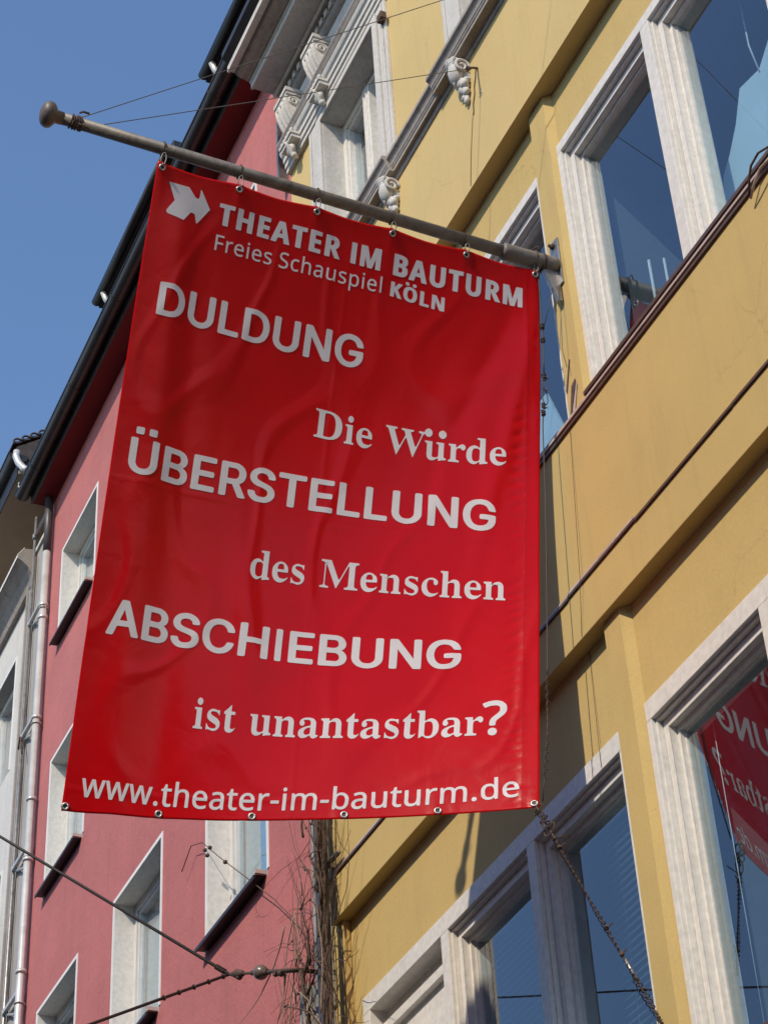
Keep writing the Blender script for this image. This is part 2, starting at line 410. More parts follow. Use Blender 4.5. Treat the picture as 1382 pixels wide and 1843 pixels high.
# pilasters between the window groups, standing on the bands
pil = []
for gi, (x0, x1, z0, z1) in enumerate([(-6.415, -6.278, 4.60, 6.833), (-3.49, -3.355, 4.60, 6.833), (-.55, -.415, 4.6, 6.833),
                                     (-6.459, -6.305, 7.956, 10.169), (-3.53, -3.38, 7.956, 10.169), (-.59, -.44, 7.956, 10.169)]):
    mb = MB()
    # slightly crooked plaster arris
    n = 14
    vs = []
    r = random.Random(gi)
    for i in range(n + 1):
        z = z0 + (z1 - z0) * i / n
        j = (r.random() - .5) * .006 if 0 < i < n else 0
        vs += [(x0 + j * .4, -.040, z), (x1 + j, -.040 + j * .3, z), (x1 + .036, .0, z), (x0 - .0, .0, z)]
    fs = [(i * 4 + k, i * 4 + (k + 1) % 4, i * 4 + 4 + (k + 1) % 4, i * 4 + 4 + k) for i in range(n) for k in range(4)]
    mb.add(vs, fs + [(0, 1, 2, 3), tuple(range(4 * n, 4 * n + 4))])
    build('pilaster', mb, M['yellow'], YB)
for z0, z1 in ((4.60, 6.833), (7.956, 10.169)):
    build('pilaster', MB().box(-9.385, -9.315, -.045, 0, z0, z1), M['yellow'], YB, bevel=.006)
# chipped plaster pockets on the pilaster beside the pole (upper floor)
build('plaster_chip', MB().plate([(-6.452, 8.215), (-6.39, 8.372), (-6.383, 8.366), (-6.444, 8.20)], -.0445, -.039), M['sill_metal'], YB)
build('plaster_chip', MB().plate([(-6.452, 8.02), (-6.40, 8.205), (-6.362, 8.225), (-6.357, 8.205), (-6.415, 8.09), (-6.444, 8.0)], -.0445, -.039), M['sill_metal'], YB)
build('plaster_chip', MB().plate([(-6.436, 8.0), (-6.395, 8.10), (-6.352, 8.195), (-6.345, 8.185), (-6.42, 7.975)], -.0455, -.0446), M['sill_light'], YB)

# windows: casing (one per group) and in each bay a stepped sash with its pane
TILT = {(0, 1, 0): 1.2, (1, 1, 0): .5}          # panes never hang quite true
def window_group(x0, kind, row, gi):
    ftop, fin, sill, sof, dx, bot = rows[row]
    b, xe = bays(x0 + dx, kind)
    cas = MB()
    xs = [x0 + dx] + [v for ab in b for v in ab] + [xe]
    cas.box(x0 + dx, xe, -.012, .17, fin, ftop)
    for i in range(0, len(xs), 2):
        cas.box(xs[i], xs[i + 1], -.012, .17, bot, fin)
    build('window_casing', cas, M['frame'], YB, bevel=.003)
    for bi, (xa, xb) in enumerate(b):
        zt = fin
        wnd = MB()
        transom = (row == 0 and kind == 'L' and bi == 0)
        top = zt
        if transom:
            # a deep white panel and a transom fill the head of this bay
            wnd.box(xa, xb, .085, .12, 5.84, top)
            wnd.box(xa, xb, .05, .085, 6.10, 6.15); wnd.box(xa, xb, .035, .085, 5.83, 5.90)
            top = 5.80
        def ring(i0, i1, ya, yb):
            """rectangular ring between insets i0 and i1"""
            t0, t1 = top - i0 * 1.12, top - i1 * 1.12
            wnd.box(xa + i0, xa + i1, ya, yb, bot + i0, t0)
            wnd.box(xb - i1, xb - i0, ya, yb, bot + i0, t0)
            wnd.box(xa + i1, xb - i1, ya, yb, t1, t0)
            wnd.box(xa + i1, xb - i1, ya, yb, bot + i0, bot + i0 + .04)
        ring(.0005, .012, .008, .169); ring(.012, .015, .040, .168); ring(.015, .052, .034, .167); ring(.052, .072, .070, .166); ring(.072, .078, .092, .165)
        w = build('window', wnd, M['frame'], YB, bevel=.0015)
        cx = (xa + xb) / 2
        pn = build('pane', MB().box(xa + .070, xb - .070, .106, .112, bot + .05, top - .078), M['glass'], w, origin=(cx, .109, bot))
        pn.rotation_euler.z = math.radians(TILT.get((row, gi, bi), rnd.uniform(-.25, .25)))
for gi, (gx, k) in enumerate(groups):
    for row in (0, 1): window_group(gx, k, row, gi)

# sills and the thin ledge on the band
build('sill', MB().box(-9.39, XR, -.098, -.02, 7.957, 7.975), M['sill_light'], YB, bevel=.002)
build('sill', MB().box(-9.39, XR, -.090, -.079, 7.935, 7.956), M['sill_metal'], YB)  # dark brown strip stands for the drip groove's shadow below the sill
build('sill', MB().box(-9.23, -6.50, -.090, .085, 7.976, 7.995), M['black_metal'], YB, bevel=.003)
for a, b2 in ((-6.215, -3.56), (-3.24, -.62), (-.3, XR)):
    build('sill', MB().box(a, b2, -.106, .085, 7.976, 8.000), M['sill_metal'], YB, bevel=.003)
for a, b2 in ((-9.2, -6.45), (-6.22, -3.5), (-3.27, -.5), (-.3, XR)):
    build('sill', MB().box(a, b2, -.105, .085, 4.602, 4.640), M['sill_metal'], YB, bevel=.003)
# ledge: several short lengths that do not quite line up
r = random.Random(3)
x = -9.39
while x < XR:
    x2 = min(XR, x + r.uniform(.6, 1.4)); dz = r.uniform(-.004, .004)
    build('ledge', MB().prism([(-.078, 7.090 + dz), (-.088, 7.087 + dz), (-.089, 7.100 + dz), (-.078, 7.104 + dz)], x, x2 - .004), M['sill_metal'], YB)
    if x < -6.2:
        build('ledge', MB().box(x + .003, x2 - .006, -.085, -.078, 7.1045 + dz, 7.118 + dz), M['sill_light'], YB)
    x = x2
SHIFT[0] = push(UP)
# cable duct end by the drainpipe
# ---- third floor: ledge with shell brackets
def ledge_prof(o):
    return [(-.18, 10.925), (-.192, 10.93), (-.197, 10.955), (-.201, 10.965), (-.214 - o, 10.966), (-.222 - o, 10.960), (-.222 - o, 10.985), (-.228 - o, 10.988), (-.229 - o, 11.00),
            (-.234 - o, 11.004), (-.238 - o, 11.022), (-.248 - o, 11.040), (-.262 - o, 11.050), (-.264 - o, 11.052), (-.264 - o, 11.078), (-.18, 11.10)]
lx = [(-9.372, -9.10, 0)] 
for i, x in enumerate(uw):
    lx.append((x - .34, x + 1.03, .030))
cur = -9.372
for (a, b2, o) in lx[1:]:
    if a - cur > .02: build('ledge', MB().prism(ledge_prof(0), cur, a - .001), M['stucco_dark'], YB, bevel=.002)
    build('ledge', MB().prism(ledge_prof(o), a, min(b2, XR)), M['stucco_dark'], YB, bevel=.002)
    cur = b2 + .001

def shell_bracket_mb(cx):
    """spiral-ribbed horn that curls down into a leafy drop"""
    mb = MB()
    zt = 10.955
    # curl: ribs get smaller down and back
    for i in range(9):
        t = i / 8
        z = zt - .03 - .135 * t
        y = -.262 + .055 * t * t
        rr = .066 * (1 - .42 * t)
        mb.torus((cx - .012 + .03 * t, y + .035, z), (.25, .45, 1), rr * .82, .0165 * (1 - .2 * t), n=14, m=6)
    mb.ball((cx, -.235, zt - .09), .062, 12, (1.0, .8, 1.5))
    # volute on the right flank
    pts = []
    for i in range(26):
        a = i / 25 * 4.2 * math.pi / 2 * 1.35
        rr = .058 * (1 - i / 30)
        pts.append((cx + .062, -.232 + rr * math.cos(a) * .9, zt - .10 + rr * math.sin(a)))
    mb.tube(pts, .011, 6)
    pts = [(cx + .055 - .075 * t, -.275 + .03 * t, zt - .03 - .17 * t + .02 * math.sin(t * 3)) for t in [i / 8 for i in range(9)]]
    mb.tube(pts, .010, 6)
    # leafy drop
    for i in range(7):
        t = i / 6
        mb.ball((cx + .012 + .018 * math.sin(i * 2.1), -.215 + .02 * t, zt - .19 - .115 * t), .036 * (1 - .45 * t), 8, (1.15, .8, .9))
        mb.ball((cx + .045 * (1 - t) * (1 if i % 2 else -1) + .01, -.21 + .02 * t, zt - .175 - .10 * t), .020, 8)
    mb.ball((cx + .015, -.197, zt - .325), .022, 8, (1, .8, 1.3))
    return mb
sh = []
for i, x in enumerate(uw[:4]):
    for cx in (x - .075, x + .955):
        if not sh:
            s0 = build('bracket', shell_bracket_mb(cx), M['stucco'], YB, origin=(cx, -.18, 10.9)); sh.append((s0, cx))
        else: copy_part(sh[0][0], YB, (cx - sh[0][1], 0, 0))

# window surrounds and windows of the third floor
def upper_window(x):
    xa, xb, za, zb = x, x + .87, 11.105, 12.50
    s = MB()
    # outer flat + raised inner bead, left, right
    for sx, (p, q, d) in ((-1, (xa - .235, xa, 0)), (1, (xb, xb + .165, 0))):
        s.box(p, q, -.202, -.18, za, zb + .10)
        if sx < 0: s.box(q - .075, q - .001, -.222, -.203, za, zb + .055); s.box(p + .03, p + .05, -.210, -.203, za, zb + .08)
        else: s.box(p + .001, p + .060, -.222, -.203, za, zb + .055); s.box(q - .05, q - .03, -.210, -.203, za, zb + .08)
    # head: stepped architrave
    s.box(xa, xb, -.222, -.18, zb + .001, zb + .055)
    su = build('window_surround', s, M['stucco'], YB, bevel=.003)
    build('reveal', MB().box(xa + .0005, xa + .004, -.2, .05, za, zb - .001).box(xb - .004, xb - .0005, -.2, .05, za, zb - .001).box(xa + .004, xb - .004, -.2, .05, zb - .005, zb - .001), M['stucco'], su)
    w = MB()
    yf = -.055
    w.box(xa + .004, xa + .05, yf, .06, za, zb - .001); w.box(xb - .05, xb - .004, yf, .06, za, zb - .001)
    w.box(xa + .05, xb - .05, yf, .06, zb - .06, zb - .005)
    w.box(xa + .05, xa + .066, yf + .02, .06, za, zb - .06); w.box(xb - .066, xb - .05, yf + .02, .06, za, zb - .06)
    w.box(xa + .066, xb - .066, yf + .02, .06, zb - .085, zb - .06)
    mx = (xa + xb) / 2 - .01
    w.box(mx - .050, mx + .050, yf - .018, .06, za, zb - .061); w.box(mx - .028, mx - .02, yf - .028, yf - .018, za, zb - .07); w.box(mx + .012, mx + .02, yf - .028, yf - .018, za, zb - .07)
    ww = build('window', w, M['frame'], YB, bevel=.0015)
    build('pane', MB().box(xa + .06, mx - .045, .0, .006, za + .01, zb - .075).box(mx + .045, xb - .06, .0, .006, za + .01, zb - .075), M['glass'], ww)
    build('curtain', MB().box(xa + .052, mx - .10, .085, .095, za + .02, zb - .30), M['curtain'], ww)
for x in uw[:4]: upper_window(x)

# entablature below the frieze, frieze, dentils, cornice: swept profiles with their real set-backs
XL = -9.372
arch = [(-.18, 12.60), (-.212, 12.60), (-.212, 12.64), (-.224, 12.645), (-.224, 12.69), (-.236, 12.695), (-.236, 12.735), (-.252, 12.75), (-.262, 12.775), (-.262, 12.79),
        (-.18, 12.80)]
build('architrave', MB().prism(arch, XL + .0, XR), M['stucco'], YB, bevel=.002)
build('architrave', MB().prism([(-.18, 12.801), (-.262, 12.803), (-.275, 12.83), (-.285, 12.845), (-.285, 12.862), (-.18, 12.90)], XL, XR), M['stucco_dark'], YB, bevel=.002)
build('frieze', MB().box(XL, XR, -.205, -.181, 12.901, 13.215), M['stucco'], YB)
build('cornice', MB().prism([(-.181, 13.216), (-.215, 13.216), (-.236, 13.226), (-.250, 13.245), (-.250, 13.262), (-.236, 13.278), (-.215, 13.285), (-.215, 13.385), (-.10, 13.385), (-.10, 13.216)], XL, XR, True), M['stucco_dark'], YB)  # round bed mould lies in shadow; its shade is put into darker stucco
d0 = None
x = XL + .015
while x < -4.5:
    if d0 is None:
        d0 = build('dentil', MB().box(x, x + .048, -.262, -.216, 13.292, 13.352), M['stucco'], YB, origin=(x, -.2, 13.3), bevel=.006); dx0 = x
    else: copy_part(d0, YB, (x - dx0, 0, 0))
    x += .0835
build('cornice', MB().prism([(-.10, 13.386), (-.285, 13.386), (-.285, 13.362), (-.300, 13.374), (-.300, 13.400), (-.452, 13.404), (-.452, 13.388), (-.470, 13.388), (-.470, 13.442), (-.480, 13.447), (-.482, 13.462), (-.10, 13.462)], XL, XR), M['stucco'], YB, bevel=.002)
build('cornice', MB().prism([(-.10, 13.463), (-.484, 13.463), (-.497, 13.464), (-.510, 13.470), (-.540, 13.474), (-.575, 13.488), (-.592, 13.510), (-.10, 13.56)], XL, XR, False), M['stucco_dark'], YB, bevel=.002)
build('cornice', MB().prism([(-.594, 13.512), (-.632, 13.512), (-.632, 13.494), (-.650, 13.494), (-.650, 13.560), (-.594, 13.565)], XL, XR), M['stucco'], YB, bevel=.002)
build('gutter', MB().prism([(-.10, 13.566), (-.655, 13.566), (-.70, 13.60), (-.70, 13.66), (-.10, 13.72)], XL + .02, XR), M['gutter'], YB)
build('roof', MB().prism([(-.10, 13.73), (-.66, 13.70), (2.9, 16.2), (2.9, 13.73)], XL, XR), M['tile'], YB)

def console_mb(cx, w=.20):
    """scroll bracket: S-curved fluted body, side volutes, cap block, foot block with beads and a leaf curl"""
    mb = MB(); x0, x1 = cx - w / 2, cx + w / 2
    mb.box(x0 - .012, x1 + .012, -.335, -.206, 13.112, 13.146)
    mb.box(x0 - .004, x1 + .004, -.325, -.206, 13.086, 13.111)
    def yat(t):  # front line of the S, t 0 top .. 1 foot
        return -.322 + .095 * (t ** 1.3) - .012 * math.sin(t * math.pi * 1.6)
    N = 12
    zs = [13.085 - .355 * i / N for i in range(N + 1)]
    prof = [(yat(i / N), z) for i, z in enumerate(zs)] + [(-.206, zs[-1]), (-.206, zs[0])]
    mb.prism(prof, x0 + .008, x1 - .008)
    for k in range(4):   # raised flutes down the front
        xx = x0 + .022 + k * (w - .044) / 3
        mb.tube([(xx + (cx - xx) * .25 * (i / N), yat(i / N) - .002, z) for i, z in enumerate(zs[1:], 1)], .0125, 6)
    for sx in (x0 + .002, x1 - .002):   # side scrolls
        pts = []
        for i in range(22):
            a = i / 21 * 3.4 * math.pi; rr = .046 * (1 - i / 25)
            pts.append((sx, -.268 + rr * math.cos(a), 13.025 + rr * math.sin(a)))
        mb.tube(pts, .009, 6)
        pts = [(sx, -.236 + .0 * i, 12.970 - .2 * i / 8 + .0) for i in range(9)]
        mb.tube(pts, .008, 6)
    for i in range(5): mb.ball((cx - .06 + .03 * i, -.318 + .004 * (i % 2), 13.055 - .012 * (i % 2)), .017, 8)
    # foot block breaks forward through the architrave
    mb.box(x0 - .002, x1 + .002, -.306, -.206, 12.692, 12.714)
    mb.box(x0 + .006, x1 - .006, -.294, -.206, 12.662, 12.691)
    for i in range(5): mb.ball((x0 + .02 + i * (w - .04) / 4, -.285, 12.738), .018, 8)
    # leaf curl under the block
    for i in range(6):
        t = i / 5
        mb.torus((cx + .02, -.275 + .03 * t, 12.640 - .085 * t), (1, .2, .4), .034 * (1 - .35 * t), .012, n=10, m=5)
    mb.ball((cx + .01, -.262, 12.615), .038, 10, (1.2, .8, 1.3)); mb.ball((cx + .03, -.25, 12.545), .024, 8)
    return mb
c0 = build('console', console_mb(-8.665), M['stucco'], YB, origin=(-8.665, -.2, 12.9))
for cx in (-9.17, -7.05, -6.55, -5.05, -4.55): copy_part(c0, YB, (cx + 8.665, 0, 0))
build('junction_box', MB().box(-7.755, -7.69, -.245, -.203, 12.36, 12.42), M['rust'], YB, bevel=.004)

SHIFT[0] = None
# ------------------------------------------------------------------ things inside and on the windows
def blind(x0, x1, z0, z1, label, y=.185):
    t = thing('venetian_blind', label, 'blind', (x0, y, z1), 'venetian blinds behind the first floor windows')
    a = .018
    first = None; z = z1 - .02; k = 0
    build('headrail', MB().box(x0, x1, y - .014, y + .014, z1, z1 + .03), M['blind'], t)
    while z > z0:
        if first is None:
            first = build('slat', MB().prism([(y - a, z - .010), (y, z), (y + a, z + .009), (y, z + .0018)], x0, x1), M['blind'], t, origin=(x0, y, z)); zf = z
        else: copy_part(first, t, (0, 0, z - zf))
        z -= .036; k += 1
    for xx in (x0 + .08, x1 - .08):
        build('cord', MB().tube([(xx, y, z1), (xx, y, z0)], .0015, 4), M['blind'], t)
blind(-8.16, -7.36, 4.9, 6.17, 'pale venetian blind covering the window beside the white panelled one')
blind(-6.98, -6.47, 4.9, 6.17, 'pale venetian blind half across the window left of the lower pilaster')
# pale sheets leaning in the upper windows
s = build('sheet', MB().plate([(-5.34, 8.0), (-5.46, 8.62), (-5.40, 8.80), (-5.33, 8.86), (-5.24, 8.98), (-5.16, 9.14), (-5.0, 9.10), (-4.86, 9.22), (-4.6, 9.15), (-4.5, 8.9), (-4.5, 8.0)], .30, .315), M['sheet'])
tag(s, 'pale blue sheet leaning inside the upper right window', 'sheet')
s = build('rod', MB().box(-5.50, -5.475, .265, .285, 7.95, 8.65), M['trim']); tag(s, 'thin white upright rod beside the pale blue sheet in the upper right window', 'rod')
s = build('sheet', MB().plate([(-6.72, 7.95), (-7.02, 8.75), (-7.3, 8.75), (-7.3, 7.95)], .20, .215), M['sheet']); tag(s, 'pale board leaning in the window directly behind the banner pole base', 'board')
s = build('rod', MB().tube([(-5.98, .22, 8.0), (-5.98, .22, 8.75)], .008, 6).tube([(-5.86, .22, 8.0), (-5.86, .22, 8.65)], .007, 6), M['trim']); tag(s, 'pair of slim pale rods standing inside the upper window nearest the pole', 'rods')
s = build('pull_cord', MB().tube([(-5.02, .3, 9.66), (-5.03, .3, 9.3), (-5.0, .3, 9.08)], .005, 5), M['trim']); tag(s, 'white pull cord dangling at the top of the upper right window', 'cord')
s = build('pull_cord', MB().tube([(-6.02, .16, 6.15), (-6.02, .16, 4.8)], .0022, 5), M['trim']); tag(s, 'long white pull cord inside the lower right window with the banner reflection', 'cord')

